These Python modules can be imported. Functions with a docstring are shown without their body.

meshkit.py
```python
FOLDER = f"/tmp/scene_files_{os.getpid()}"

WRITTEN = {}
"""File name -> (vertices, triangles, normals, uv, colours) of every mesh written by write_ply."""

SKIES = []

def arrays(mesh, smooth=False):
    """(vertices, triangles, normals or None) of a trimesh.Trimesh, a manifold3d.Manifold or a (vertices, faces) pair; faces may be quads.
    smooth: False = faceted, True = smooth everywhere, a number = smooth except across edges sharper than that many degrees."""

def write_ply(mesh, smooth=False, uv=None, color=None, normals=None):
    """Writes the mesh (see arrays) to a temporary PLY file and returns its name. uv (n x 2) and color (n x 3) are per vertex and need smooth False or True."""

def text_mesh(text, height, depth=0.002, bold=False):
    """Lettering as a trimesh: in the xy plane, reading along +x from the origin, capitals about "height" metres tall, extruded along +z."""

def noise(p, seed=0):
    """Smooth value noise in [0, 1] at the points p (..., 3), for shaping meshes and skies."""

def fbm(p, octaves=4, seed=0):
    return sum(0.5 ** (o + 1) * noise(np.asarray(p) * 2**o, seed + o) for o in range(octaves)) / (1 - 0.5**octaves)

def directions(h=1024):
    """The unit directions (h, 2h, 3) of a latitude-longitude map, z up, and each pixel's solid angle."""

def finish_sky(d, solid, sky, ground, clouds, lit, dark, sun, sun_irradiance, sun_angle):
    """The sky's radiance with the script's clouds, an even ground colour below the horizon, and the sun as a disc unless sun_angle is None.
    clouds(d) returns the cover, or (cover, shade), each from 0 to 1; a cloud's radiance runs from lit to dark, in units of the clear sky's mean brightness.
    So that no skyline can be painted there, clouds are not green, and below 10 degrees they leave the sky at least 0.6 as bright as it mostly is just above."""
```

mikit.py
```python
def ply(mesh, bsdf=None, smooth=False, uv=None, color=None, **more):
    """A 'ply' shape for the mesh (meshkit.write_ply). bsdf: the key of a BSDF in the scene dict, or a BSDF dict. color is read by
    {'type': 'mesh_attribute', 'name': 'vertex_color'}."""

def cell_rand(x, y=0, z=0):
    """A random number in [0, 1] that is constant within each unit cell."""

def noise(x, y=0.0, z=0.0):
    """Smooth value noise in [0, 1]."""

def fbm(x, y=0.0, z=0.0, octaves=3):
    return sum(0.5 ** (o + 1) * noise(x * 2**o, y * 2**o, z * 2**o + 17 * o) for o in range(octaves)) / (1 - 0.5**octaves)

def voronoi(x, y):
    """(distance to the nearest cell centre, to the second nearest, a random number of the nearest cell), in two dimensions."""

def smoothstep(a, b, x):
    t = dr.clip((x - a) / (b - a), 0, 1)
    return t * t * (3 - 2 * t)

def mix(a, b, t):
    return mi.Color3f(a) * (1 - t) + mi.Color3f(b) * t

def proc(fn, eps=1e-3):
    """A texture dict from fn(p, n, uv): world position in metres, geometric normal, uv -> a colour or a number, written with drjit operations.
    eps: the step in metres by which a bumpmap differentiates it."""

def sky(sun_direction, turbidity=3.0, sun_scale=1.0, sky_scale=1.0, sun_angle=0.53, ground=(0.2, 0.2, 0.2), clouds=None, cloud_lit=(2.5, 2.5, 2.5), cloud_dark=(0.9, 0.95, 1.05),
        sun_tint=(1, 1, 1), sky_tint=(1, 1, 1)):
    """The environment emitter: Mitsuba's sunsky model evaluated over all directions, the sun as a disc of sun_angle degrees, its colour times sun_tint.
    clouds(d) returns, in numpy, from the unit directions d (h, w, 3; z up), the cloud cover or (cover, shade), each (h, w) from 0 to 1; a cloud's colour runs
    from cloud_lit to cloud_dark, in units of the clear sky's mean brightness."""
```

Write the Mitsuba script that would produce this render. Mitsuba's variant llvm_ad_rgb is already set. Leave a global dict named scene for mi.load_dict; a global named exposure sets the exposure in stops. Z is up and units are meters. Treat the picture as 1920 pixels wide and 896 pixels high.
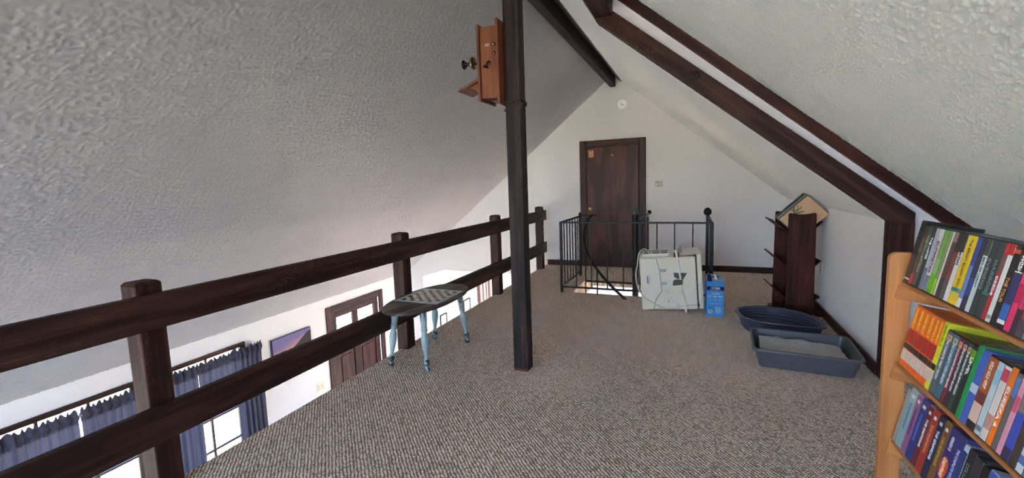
import math, random
import numpy as np, trimesh, drjit as dr, mitsuba as mi
import mikit, meshkit
from mikit import proc, noise, fbm, cell_rand, smoothstep, mix, voronoi
from shapely.geometry import Polygon, LineString, Point
T = mi.ScalarTransform4f
rng = random.Random(7)

# ------------------------------------------------------------------ camera, sky, exposure
scene, labels = {'type': 'scene'}, {}
YAW, PITCH, ROLL = math.radians(22.7287), math.radians(6.186), math.radians(-1.8894)
FOCAL, CY, EYE = 826.9, 434.03, np.array([0, 0, 1.40])
fwd = np.array([-math.sin(YAW) * math.cos(PITCH), math.cos(YAW) * math.cos(PITCH), -math.sin(PITCH)])
r0 = np.array([math.cos(YAW), math.sin(YAW), 0.0])
u0 = np.cross(r0, fwd)
rgt = r0 * math.cos(ROLL) + u0 * math.sin(ROLL)
upv = np.cross(rgt, fwd)
scene['camera'] = {'type': 'perspective', 'fov': 2 * math.degrees(math.atan(960 / FOCAL)), 'fov_axis': 'x', 'near_clip': 0.02, 'far_clip': 500.0,
                   'principal_point_offset_y': (448 - CY) / 896,
                   'to_world': T().look_at(origin=EYE.tolist(), target=(EYE + fwd).tolist(), up=upv.tolist())}
SUN = (0.50, 0.42, 0.86)
scene['sky'] = mikit.sky(SUN, turbidity=3.0, sun_scale=0.65, sky_scale=1.0, ground=(0.3, 0.3, 0.26), sky_tint=(1.05, .965, 1.0), sun_tint=(1.02, .975, 1.0))
exposure = 6.0

# ------------------------------------------------------------------ helpers
def lin(c):
    c = np.asarray(c, float) / 255.0
    return [float(x) for x in np.where(c <= 0.04045, c / 12.92, ((c + 0.055) / 1.055) ** 2.4)]

used = {}
def uniq(base):
    n = used.get(base, -1) + 1
    used[base] = n
    return base if n == 0 else f'{base}_{n:03d}'

def shape(key, mesh, bsdf, smooth=False, uv=None, color=None):
    if color is not None:
        c = np.asarray(color, float)
        nv = len(mesh.vertices) if hasattr(mesh, 'vertices') else len(mesh[0])
        color = np.tile(c, (nv, 1)) if c.ndim == 1 else c
        if smooth not in (True, False):
            mesh = trimesh.graph.smooth_shade(mesh, angle=np.radians(smooth), facet_minarea=None) if c.ndim == 1 else mesh
            color = np.tile(c, (len(mesh.vertices), 1)) if c.ndim == 1 else color
            smooth = True
    scene[key] = mikit.ply(mesh, bsdf, smooth=smooth, uv=uv, color=color)

def thing(name, label, cat, group=None):
    key = uniq(name)
    labels[key] = {'label': label, 'category': cat}
    if group: labels[key]['group'] = group
    return key

def part(parent, name, mesh, bsdf, smooth=False, uv=None, color=None, label=None):
    key = uniq(parent + '__' + name)
    shape(key, mesh, bsdf, smooth, uv, color)
    if label: labels[key] = {'label': label}
    return key

def single(name, mesh, bsdf, label, cat, group=None, smooth=False, uv=None, color=None, kind=None):
    key = thing(name, label, cat, group)
    if kind: labels[key]['kind'] = kind
    shape(key, mesh, bsdf, smooth, uv, color)
    return key

def struct(name, mesh, bsdf, label, smooth=False, uv=None, color=None):
    key = uniq(name)
    labels[key] = {'label': label, 'kind': 'structure'}
    if mesh is not None: shape(key, mesh, bsdf, smooth, uv, color)
    return key

def cat(*ms): return trimesh.util.concatenate([m for m in ms])

def cbox(lo, hi, c=0.003):
    lo, hi = np.minimum(lo, hi).astype(float), np.maximum(lo, hi).astype(float)
    m, h = (lo + hi) / 2, (hi - lo) / 2
    c = min(c, 0.45 * h.min())
    pts = []
    for s in np.ndindex(2, 2, 2):
        s = np.array(s) * 2 - 1
        for k in range(3):
            d = h - c
            d[k] = h[k]
            pts.append(m + s * d)
    return trimesh.convex.convex_hull(np.array(pts))

def pbox(lo, hi):
    lo, hi = np.minimum(lo, hi), np.maximum(lo, hi)
    b = trimesh.creation.box(extents=np.array(hi) - lo)
    b.apply_translation((np.array(hi) + lo) / 2)
    return b

def frame(o, x, y, z):
    M = np.eye(4)
    M[:3, 0], M[:3, 1], M[:3, 2], M[:3, 3] = x, y, z, o
    return M

def nrm(v): v = np.asarray(v, float); return v / np.linalg.norm(v)

def beam(p0, p1, w, h, up=(0, 0, 1), c=0.003):
    """box from p0 to p1, w across, h along up (centred)"""
    p0, p1 = np.asarray(p0, float), np.asarray(p1, float)
    x = nrm(p1 - p0); y = nrm(np.cross(up, x)); z = np.cross(x, y)
    L = np.linalg.norm(p1 - p0)
    b = cbox((0, -w / 2, -h / 2), (L, w / 2, h / 2), c)
    b.apply_transform(frame(p0, x, y, z))
    return b

def tube(pts, r, sides=8, caps=True):
    p = np.asarray(pts, float); n = len(p)
    r = np.broadcast_to(r, (n,))
    t = np.gradient(p, axis=0); t /= np.linalg.norm(t, axis=1, keepdims=True) + 1e-12
    a = np.cross(t[0], [0, 0, 1.0] if abs(t[0][2]) < 0.9 else [1.0, 0, 0]); a /= np.linalg.norm(a)
    A = []
    for i in range(n):
        a = a - t[i] * (a @ t[i]); a /= np.linalg.norm(a); A.append(a)
    A = np.array(A); B = np.cross(t, A)
    an = np.arange(sides) * 2 * np.pi / sides
    v = (p[:, None] + r[:, None, None] * (np.cos(an)[None, :, None] * A[:, None] + np.sin(an)[None, :, None] * B[:, None])).reshape(-1, 3)
    f = []
    for i in range(n - 1):
        for j in range(sides):
            k = (j + 1) % sides
            a0, b0, a1, b1 = i * sides + j, i * sides + k, (i + 1) * sides + j, (i + 1) * sides + k
            f += [[a0, b0, b1], [a0, b1, a1]]
    if caps:
        v = np.vstack([v, p[0], p[-1]]); c0 = n * sides
        for j in range(sides):
            k = (j + 1) % sides
            f += [[c0, k, j], [c0 + 1, (n - 1) * sides + j, (n - 1) * sides + k]]
    return trimesh.Trimesh(v, f, process=False)

def smoothpath(pts, n=40):
    from scipy.interpolate import CubicSpline
    p = np.asarray(pts, float)
    s = np.r_[0, np.cumsum(np.linalg.norm(np.diff(p, axis=0), axis=1))]
    return CubicSpline(s, p)(np.linspace(0, s[-1], n))

def lathe(profile, n=24):
    """profile [(r, z)] bottom to top, closed on the axis"""
    return trimesh.creation.revolve(np.array(profile, float), sections=n)

def extr(poly, depth):
    return trimesh.creation.extrude_polygon(poly, depth, engine='earcut')

def wall_y(poly, y0, y1):
    """polygon in x-z, from y0 to y1"""
    m = extr(poly, y1 - y0)
    m.apply_transform(np.array([[1, 0, 0, 0], [0, 0, 1, y0], [0, 1, 0, 0], [0, 0, 0, 1.0]]))
    return m

def wall_x(poly, x0, x1):
    """polygon in y-z, from x0 to x1"""
    m = extr(poly, x1 - x0)
    m.apply_transform(np.array([[0, 0, 1, x0], [1, 0, 0, 0], [0, 1, 0, 0], [0, 0, 0, 1.0]]))
    return m

def at(m, M):
    m = m.copy(); m.apply_transform(M); return m

def wuv(mesh, axis, seed=0.0):
    ax = nrm(axis)
    a = nrm(np.cross(ax, [0.31, 0.52, 0.79] if abs(ax[2]) < .9 else [1, 0, 0.0])) if False else None
    v = np.asarray(mesh.vertices)
    e = np.eye(3)
    k = int(np.argmax(np.abs(ax)))
    a = nrm(np.cross(ax, e[(k + 1) % 3])); b = np.cross(ax, a)
    return np.stack([v @ ax + seed * 7.31 + 40, v @ a + 0.93 * (v @ b) + seed * 3.17 + 40], 1)

_txt = {}
def text3(s, center, R, U, length=None, height=None, depth=0.0006, bold=True):
    if (s, bold) not in _txt:
        m = meshkit.text_mesh(s, 1.0, 1.0, bold)
        b = m.bounds
        m.apply_translation(-(b[0] + b[1]) / 2 * [1, 1, 0])
        _txt[(s, bold)] = m
    m = _txt[(s, bold)].copy()
    e = m.extents
    sx = length / e[0] if length else None
    sy = height / e[1] if height else None
    sx = sx or sy; sy = sy or sx
    m.apply_scale([sx, sy, depth])
    R, U = nrm(R), nrm(U)
    m.apply_transform(frame(center, R, U, np.cross(R, U)))
    return m

# ------------------------------------------------------------------ materials
def two(b): return {'type': 'twosided', 'bsdf': b}
def prin(color, rough=.6, spec=.4, **k):
    return {'type': 'principled', 'base_color': color if isinstance(color, dict) else {'type': 'rgb', 'value': [float(x) for x in color]}, 'roughness': rough, 'specular': spec, **k}
VC = {'type': 'mesh_attribute', 'name': 'vertex_color'}
scene['paint_colour'] = two(prin(VC, .75, .25))
scene['gloss_colour'] = two(prin(VC, .28, .5))
scene['metal_colour'] = two(prin(VC, .28, .5, metallic=1.0))

def wood(dark, mid, light, ring=34.0, spot=0.0):
    d, m, l = (tuple(map(float, lin(c))) for c in (dark, mid, light))
    def fn(p, n, uv):
        u, v = uv.x, uv.y
        w = v + 0.02 * (fbm(u * 1.7, v * 3.0) - .5)
        g = fbm(u * 2.2, w * ring, 3.0)
        fine = noise(u * 9.0, w * ring * 9.0)
        c = mix(d, m, smoothstep(.3, .68, g))
        c = mix(c, l, smoothstep(.62, .95, g * .6 + fine * .4) * .8)
        if spot:
            c = mix(c, l, smoothstep(.74, .8, noise(u * 50.0, v * 170.0)) * smoothstep(.55, .7, fbm(u * 1.3, v * 4.0, 9.0)) * spot)
        return c
    return fn
scene['dark_timber'] = two(prin(proc(wood((44, 27, 24), (66, 42, 36), (98, 64, 48), 30, .5)), .5, .2))
scene['black_timber'] = two(prin(proc(wood((30, 24, 24), (50, 38, 38), (74, 58, 55), 46)), .6, .25))
scene['red_timber'] = two(prin(proc(wood((44, 20, 16), (70, 34, 27), (98, 50, 38), 22)), .42, .3))
scene['red_door'] = two(prin(proc(wood((54, 26, 19), (86, 44, 33), (116, 66, 48), 9)), .4, .3))
scene['maple'] = two(prin(proc(wood((166, 106, 58), (184, 124, 72), (198, 140, 88), 26)), .4, .45))
scene['oak'] = two(prin(proc(wood((94, 52, 36), (124, 72, 49), (148, 92, 66), 20)), .42, .35))
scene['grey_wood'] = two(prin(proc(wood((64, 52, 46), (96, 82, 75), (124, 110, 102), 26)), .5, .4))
scene['iron'] = two(prin(lin((19, 19, 21)), .42, .3))
scene['tray_plastic'] = two(prin(lin((82, 85, 90)), .34, .4))
scene['pan_plastic'] = two(prin(lin((64, 70, 86)), .25, .5))

def popcorn_h(p, n, uv):
    a = noise(p.x * 95, p.y * 95, p.z * 95)
    b = noise(p.x * 210 + 9, p.y * 210, p.z * 210)
    return smoothstep(.45, .8, a * .72 + b * .28)
def ceil_c(p, n, uv):
    return mix((.61, .645, .645), (.665, .695, .69), fbm(p.x * 1.2, p.y * 1.2, p.z * 1.2))
scene['popcorn'] = two({'type': 'bumpmap', 'arbitrary': proc(popcorn_h, 2e-3), 'scale': 0.0012, 'bsdf': prin(proc(ceil_c), .85, .2)})
def knock_h(p, n, uv):
    a = noise(p.x * 60, p.y * 60, p.z * 60)
    b = noise(p.x * 130 + 9, p.y * 130, p.z * 130)
    return smoothstep(.4, .7, a * .6 + b * .4)
def ceil_l(p, n, uv):
    return mix((.425, .42, .42), (.46, .455, .455), fbm(p.x * 1.2, p.y * 1.2, p.z * 1.2))
scene['knockdown'] = two({'type': 'bumpmap', 'arbitrary': proc(knock_h, 3e-3), 'scale': 0.0008, 'bsdf': prin(proc(ceil_l), .42, .5)})
def wall_c(p, n, uv):
    return mix((.80, .78, .755), (.84, .825, .80), fbm(p.x * .9, p.y * .9, p.z * .9))
scene['wall_paint'] = two(prin(proc(wall_c), .75, .25))
scene['ceiling_smooth'] = two(prin(lin((218, 219, 217)), .8, .2))
scene['lilac_paint'] = two(prin(lin((238, 234, 241)), .75, .25))
S2 = math.sqrt(.5)
def carpet_ab(p):
    jx, jy = noise(p.x * 62, p.y * 62, 2.0) - .5, noise(p.x * 62 + 31, p.y * 62, 7.0) - .5
    a = (p.x + p.y) * S2 / .0168 + .42 * jx
    ra = dr.floor(a)
    b = (p.y - p.x) * S2 / .0135 + .5 * (ra - 2 * dr.floor(ra / 2)) + .9 * noise(ra * .37, (p.y - p.x) * 9.0) + .5 * jy
    return a, b
def carpet_h(p, n, uv):
    a, b = carpet_ab(p)
    fa, fb = a - dr.floor(a) - .5, b - dr.floor(b) - .5
    return dr.sqrt(dr.maximum(0.0, 1 - 3.6 * fa * fa - 2.2 * fb * fb)) + .25 * noise(p.x * 420, p.y * 420)
def carpet_c(p, n, uv):
    a, b = carpet_ab(p)
    k = cell_rand(dr.floor(a), dr.floor(b), 5)
    fa, fb = a - dr.floor(a) - .5, b - dr.floor(b) - .5
    c = mix((.70, .53, .40), (.95, .775, .62), smoothstep(.05, .6, k))
    c = mix(c, (.42, .32, .225), smoothstep(.8, .92, k) * .8)
    gap = smoothstep(.0, .13, dr.abs(fa) - .27 - .10 * dr.cos(6.2832 * fb) - .10 * (noise(p.x * 95, p.y * 95, 4.0) - .5))
    c = mix(c, (.085, .062, .044), dr.clip(gap + .35 * smoothstep(.40, .5, dr.abs(fb)), 0, .95))
    return c * (.82 + .2 * noise(p.x * 300, p.y * 300) + .16 * fbm(p.x * 2.1, p.y * 2.1))
scene['carpet_mat'] = two({'type': 'bumpmap', 'arbitrary': proc(carpet_h, 1.2e-3), 'scale': 0.005, 'bsdf': prin(proc(carpet_c), .95, .1)})
scene['lower_floor_mat'] = two(prin((.36, .345, .33), .5, .4))
def lawn_c(p, n, uv):
    g = fbm(p.x * 2.3, p.y * 2.3, 0.0)
    f = noise(p.x * 9, p.y * 9)
    c = mix((.24, .27, .15), (.50, .50, .44), smoothstep(.38, .6, g))
    return mix(c, (.04, .06, .025), smoothstep(.60, .78, f) * .9)
scene['lawn_mat'] = two(prin(proc(lawn_c), .9, .1))
scene['glass'] = {'type': 'thindielectric', 'int_ior': 1.5}
scene['curtain_cloth'] = {'type': 'principledthin', 'base_color': {'type': 'rgb', 'value': [float(x) for x in lin((90, 88, 102))]}, 'roughness': .85, 'diff_trans': .5}
def litter_c(p, n, uv):
    return mix((.30, .30, .30), (.58, .57, .55), noise(p.x * 260, p.y * 260, p.z * 260))
scene['litter_mat'] = two(prin(proc(litter_c), .95, .1))
def sunset_c(p, n, uv):
    t = dr.clip((p.z + 1.06) / .46, 0, 1)
    s = (p.y - 4.05) / .65
    q = t + .25 * (1 - s) + .16 * (fbm(p.y * 5 + p.z * 9, p.z * 16.0 - p.y * 7) - .5)
    c = mix(lin((206, 122, 78)), lin((176, 128, 124)), smoothstep(.35, .72, q))
    c = mix(c, lin((112, 104, 146)), smoothstep(.6, .98, q))
    hill = .52 + .36 * smoothstep(.45, 1.0, s) + .03 * noise(s * 14)
    return mix(lin((42, 34, 40)), c, smoothstep(hill - .012, hill + .012, t + .26 * (1 - s) * 0 + .0))
scene['sunset_print'] = two(prin(proc(sunset_c), .6, .3))

# ------------------------------------------------------------------ the house
GY = 7.145                                # gable wall
RX, RZ = -1.214, 3.027                    # ridge
LX, FLOOR = -5.30, -2.60                  # left wall, lower floor
EDGE, KNEE, DORM = -2.36, 1.17, 1.80
FY = 3.60                                 # frame between low and raised ceiling
REAR = -3.2
zl = lambda x: RZ + 0.81 * (x - RX)      # left slope
zr_ = lambda x: RZ - 0.82 * (x - RX)   # right slope
zd = lambda x: 2.385 - 0.85 * x           # raised slope

# loft floor with the stair opening
fl = Polygon([(EDGE, REAR), (DORM + .03, REAR), (DORM + .03, FY + .04), (KNEE + .02, FY + .04), (KNEE + .02, GY), (EDGE, GY)])
hole = Polygon([(-1.44, 5.37), (.10, 5.37), (.10, 6.62), (-1.44, 6.62)])
m = extr(fl.difference(hole), .20); m.apply_translation((0, 0, -.20))
struct('floor', m, 'carpet_mat', 'loft floor in brown and beige looped carpet')
struct('floor_lower', pbox((LX, REAR, FLOOR - .1), (DORM, 12.0, FLOOR)), 'lower_floor_mat', 'pale floor of the room below')

# slopes
th = .12
def slope(xa, za, xb, zb, ya, yb, t=th):
    return wall_y(Polygon([(xa, za), (xb, zb), (xb, zb + t), (xa, za + t)]), ya, yb)
def relief(xa, za, xb, zb, ya, yb, step, fn):
    # a slope seen from below with its plaster texture as real relief
    L = math.hypot(xb - xa, zb - za); nu, nv = int(L / step), int((yb - ya) / step)
    u, v = np.meshgrid(np.linspace(0, 1, nu), np.linspace(ya, yb, nv), indexing='ij')
    down = np.array([zb - za, -(xb - xa)]) / L
    if down[1] > 0: down = -down
    h = fn(u * L, v)
    h[0] = h[-1] = 0; h[:, 0] = h[:, -1] = 0
    P = np.stack([xa + (xb - xa) * u + down[0] * h, v, za + (zb - za) * u + down[1] * h], -1).reshape(-1, 3)
    ii = np.arange(nu * nv).reshape(nu, nv)
    f = np.stack([ii[:-1, :-1], ii[1:, :-1], ii[1:, 1:], ii[:-1, 1:]], -1).reshape(-1, 4)
    f = np.vstack([f[:, [0, 1, 2]], f[:, [0, 2, 3]]])
    m = trimesh.Trimesh(P, f, process=False)
    nz = np.cross(P[f[0, 1]] - P[f[0, 0]], P[f[0, 2]] - P[f[0, 0]])
    return trimesh.Trimesh(P, f[:, ::-1], process=False) if nz[2] > 0 else m
def sst(a, b, x):
    t = np.clip((x - a) / (b - a), 0, 1); return t * t * (3 - 2 * t)
def knock(u, v):
    n_ = .65 * meshkit.noise(np.stack([u * 84, v * 84, u * 0], -1), 3) + .35 * meshkit.noise(np.stack([u * 130, v * 130, u * 0], -1), 4)
    return .0036 * sst(.42, .68, n_)
def pop(u, v):
    n_ = .62 * meshkit.noise(np.stack([u * 112, v * 112, u * 0], -1), 5) + .38 * meshkit.noise(np.stack([u * 200, v * 200, u * 0], -1), 6)
    return .0062 * sst(.47, .74, n_)
struct('ceiling', cat(slope(LX - .1, zl(LX - .1) + .012, RX, RZ + .012, .35, GY), slope(LX - .1, zl(LX - .1), RX, RZ, REAR, .35), relief(LX - .02, zl(LX - .02), RX, RZ, .35, GY, .0075, knock)), 'knockdown', 'left slope of the textured white ceiling', smooth=True)
struct('ceiling_right', cat(slope(RX, RZ, KNEE + .08, zr_(KNEE + .08), FY + .05, GY), slope(RX, RZ, -.735, zr_(-.735), REAR, FY + .05)), 'ceiling_smooth', 'right slope of the white ceiling beyond the dark frame')
struct('ceiling_raised', cat(slope(-.66, zd(-.66) + .012, DORM + .1, zd(DORM + .1) + .012, .75, FY + .02), slope(-.66, zd(-.66), DORM + .1, zd(DORM + .1), REAR, .75), relief(-.66, zd(-.66), DORM + .05, zd(DORM + .05), .75, FY + .01, .005, pop)), 'popcorn', 'near right slope in white popcorn texture', smooth=True)
struct('wall_purlin', pbox((-.665, REAR, 2.76), (-.615, FY + .02, zd(-.62) + .05)), 'lilac_paint', 'narrow white wall above the purlin')

# gable wall with the opening below the loft
gw = Polygon([(LX, FLOOR), (LX, zl(LX)), (RX, RZ), (KNEE + .05, zr_(KNEE + .05)), (KNEE + .05, FLOOR)])
op = Polygon([(-4.91, FLOOR - .1), (-4.91, -.343), (-4.42, -.195), (.9, -.215), (.9, FLOOR - .1)])
gw = gw.difference(op)
struct('wall_back', wall_y(gw, GY, GY + .14), 'wall_paint', 'white gable wall at the end of the loft')
struct('wall_right', wall_x(Polygon([(FY + .03, -.1), (FY + .03, 1.12), (GY, 1.12), (GY, -.1)]), KNEE, KNEE + .06), 'wall_paint', 'low white knee wall on the right')
struct('wall_dormer_side', wall_x(Polygon([(REAR, -.1), (REAR, 1.0), (FY + .05, 1.0), (FY + .05, -.1)]), DORM, DORM + .06), 'wall_paint', 'low white wall behind the shelf')
struct('wall_under_loft', wall_x(Polygon([(REAR, FLOOR), (REAR, 0), (GY, 0), (GY, FLOOR)]), DORM + .02, DORM + .1), 'wall_paint', 'white wall below the loft')
sp = Polygon([(-.66, zr_(-.66) + .02), (KNEE + .05, zr_(KNEE + .05) + .02), (KNEE + .05, -.05), (DORM + .04, -.05), (DORM + .04, zd(DORM)), (-.66, zd(-.66))])
struct('wall_dormer', wall_y(sp, FY + .01, FY + .05), 'lilac_paint', 'lilac white wall strip between the dark frame boards')
# rear gable, out of view; its opening is added and shaped to steer daylight
rg = Polygon([(LX, FLOOR), (LX, zl(LX)), (RX, RZ), (-.66, zd(-.66)), (DORM, zd(DORM)), (DORM, FLOOR)])
rw = Polygon([(-5.1, -1.5), (-5.1, -.3), (-1.25, 2.82), (.15, 1.78), (.15, .15), (-2.3, .15), (-2.3, -1.5)])
struct('wall_rear', wall_y(rg.difference(rw), REAR - .14, REAR), 'wall_paint', 'rear gable wall with an added opening shaped to steer daylight')

# left wall with window and door openings
W0, W1, WB, WT = .30, 3.62, -2.10, -.53
D0, D1, DT = 5.03, 6.375, -.43
lw = Polygon([(REAR, FLOOR), (GY + .14, FLOOR), (GY + .14, zl(LX) + .05), (REAR, zl(LX) + .05)])
lw = lw.difference(Polygon([(W0, WB), (W1, WB), (W1, WT), (W0, WT)])).difference(Polygon([(D0 + .08, FLOOR - .1), (D1 - .08, FLOOR - .1), (D1 - .08, DT - .08), (D0 + .08, DT - .08)]))
lw = lw.difference(Polygon([(-2.9, WB), (-.5, WB), (-.5, WT), (-2.9, WT)]))
struct('wall_left', wall_x(lw, LX - .14, LX), 'wall_paint', 'white outer wall of the room below')

# bright dining room beyond the gable opening
struct('wall_dining_left', wall_x(Polygon([(GY + .14, FLOOR), (12, FLOOR), (12, .1), (GY + .14, .1)]), LX - .14, LX), 'wall_paint', 'sunlit white wall of the dining room')
struct('wall_dining_far', wall_y(Polygon([(LX - .14, FLOOR), (3, FLOOR), (3, .1), (LX - .14, .1)]), 11.9, 12.04), 'wall_paint', 'far white wall of the dining room')

struct('light_blocker_dining', cat(pbox((LX, 8.4, 0), (3, 12, .1)), pbox((LX, GY + .14, 0), (-2.6, 8.4, .1))), 'ceiling_smooth', 'unseen white slabs added over the dining room to block sky and sun')  # unseen slabs, added to cut the sky and sun spilling below the loft

# outdoors
gnd = trimesh.creation.box(extents=(160, 160, .1)); gnd.apply_translation((-60, 0, FLOOR - .45))
struct('ground', gnd, 'lawn_mat', 'sunlit pale lawn outside the windows')

# baseboards, ridge beam, purlin, frame
def timber(name, mesh, axis, bsdf, label, c='beam', seed=None, group=None):
    return single(name, mesh, bsdf, label, c, group, uv=wuv(mesh, axis, rng.random() * 9 if seed is None else seed))
def struct_wood(name, mesh, axis, bsdf, label): return struct(name, mesh, bsdf, label, uv=wuv(mesh, axis, rng.random() * 9))
struct_wood('baseboard_back', cat(cbox((-2.34, GY - .018, 0), (-1.75, GY, .088)), cbox((-.718, GY - .018, 0), (KNEE, GY, .088))), (1, 0, 0), 'red_timber', 'dark brown baseboard of the gable wall')
struct_wood('baseboard_right', cbox((KNEE - .018, FY + .06, 0), (KNEE, GY - .02, .088)), (0, 1, 0), 'red_timber', 'dark brown baseboard of the knee wall')
timber('ridge_beam', cbox((-1.258, REAR, 2.842), (-1.170, GY - .005, 3.03), .006), (0, 1, 0), 'black_timber', 'weathered black ridge beam under the peak of the ceiling')
timber('purlin_beam', cbox((-.735, REAR, 2.645), (-.600, FY - .05, 2.775), .005), (0, 1, 0), 'dark_timber', 'short dark beam running overhead from the corner of the dark frame')
fr = thing('ceiling_frame', 'dark brown timber frame of rafter and post at the edge of the lower ceiling', 'beam')
a, b = np.array([-.735, 0, zr_(-.735)]), np.array([1.165, 0, zr_(1.165)])
hv = .155
rp = Polygon([(-.735, zr_(-.735)), (1.165, zr_(1.165)), (1.285, zr_(1.285) + .0), (1.285, zr_(1.285) + hv), (-.60, zr_(-.60) + hv - .0), (-.735, zr_(-.735) + .03)])
mm = wall_y(rp, FY - .05, FY + .07)
part(fr, 'rafter', mm, 'dark_timber', uv=wuv(mm, (1, 0, -.864), 2.2))
pp = Polygon([(1.165, 0), (1.285, 0), (1.285, zr_(1.285) + .09), (1.165, zr_(1.165))])
mm = wall_y(pp, FY - .055, FY + .06)
part(fr, 'post', mm, 'dark_timber', uv=wuv(mm, (0, 0, 1), 4.4))
# knot on the rafter
k = trimesh.creation.icosphere(2, .032); k.apply_scale([1.3, .35, 1]); k.apply_translation((-.02, FY - .05, zr_(-.02) + .085))
part(fr, 'knot', k, 'black_timber', smooth=True, uv=wuv(k, (0, 1, 0), 1))
tp = Polygon([(-.64, zd(-.64) - .1), (DORM, zd(DORM) - .1), (DORM, zd(DORM) - .005), (-.64, zd(-.64) - .005)])
mm = wall_y(tp, FY - .02, FY + .012)
struct_wood('trim_1', mm, (1, 0, -.85), 'red_timber', 'dark brown trim board along the raised ceiling')
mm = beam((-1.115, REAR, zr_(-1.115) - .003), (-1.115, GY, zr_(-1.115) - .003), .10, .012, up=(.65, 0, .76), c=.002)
struct_wood('shade_strip_2', mm, (0, 1, 0), 'grey_wood', 'grey strip standing for the shade beside the ridge beam')  # thin board coloured to stand for the deep shade along the beam

# main post
mm = cat(cbox((-1.256, 2.95, 0), (-1.140, 3.055, 2.845), .006))
ps = thing('timber_post', 'tall dark timber post from the carpet to the ridge beam', 'post')
part(ps, 'shaft', mm, 'black_timber', uv=wuv(mm, (0, 0, 1), 5.5))
mm = cat(cbox((-1.178, 2.944, 0), (-1.172, 2.951, .34), .001), cbox((-1.24, 2.946, .0), (-1.145, 2.951, .02), .001), cbox((-1.170, 2.9445, .06), (-1.166, 2.951, .13), .001))
part(ps, 'chipped_edge', mm, 'oak', uv=wuv(mm, (0, 0, 1), 2.5), label='chipped reddish raw wood at the foot of the post')

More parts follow.
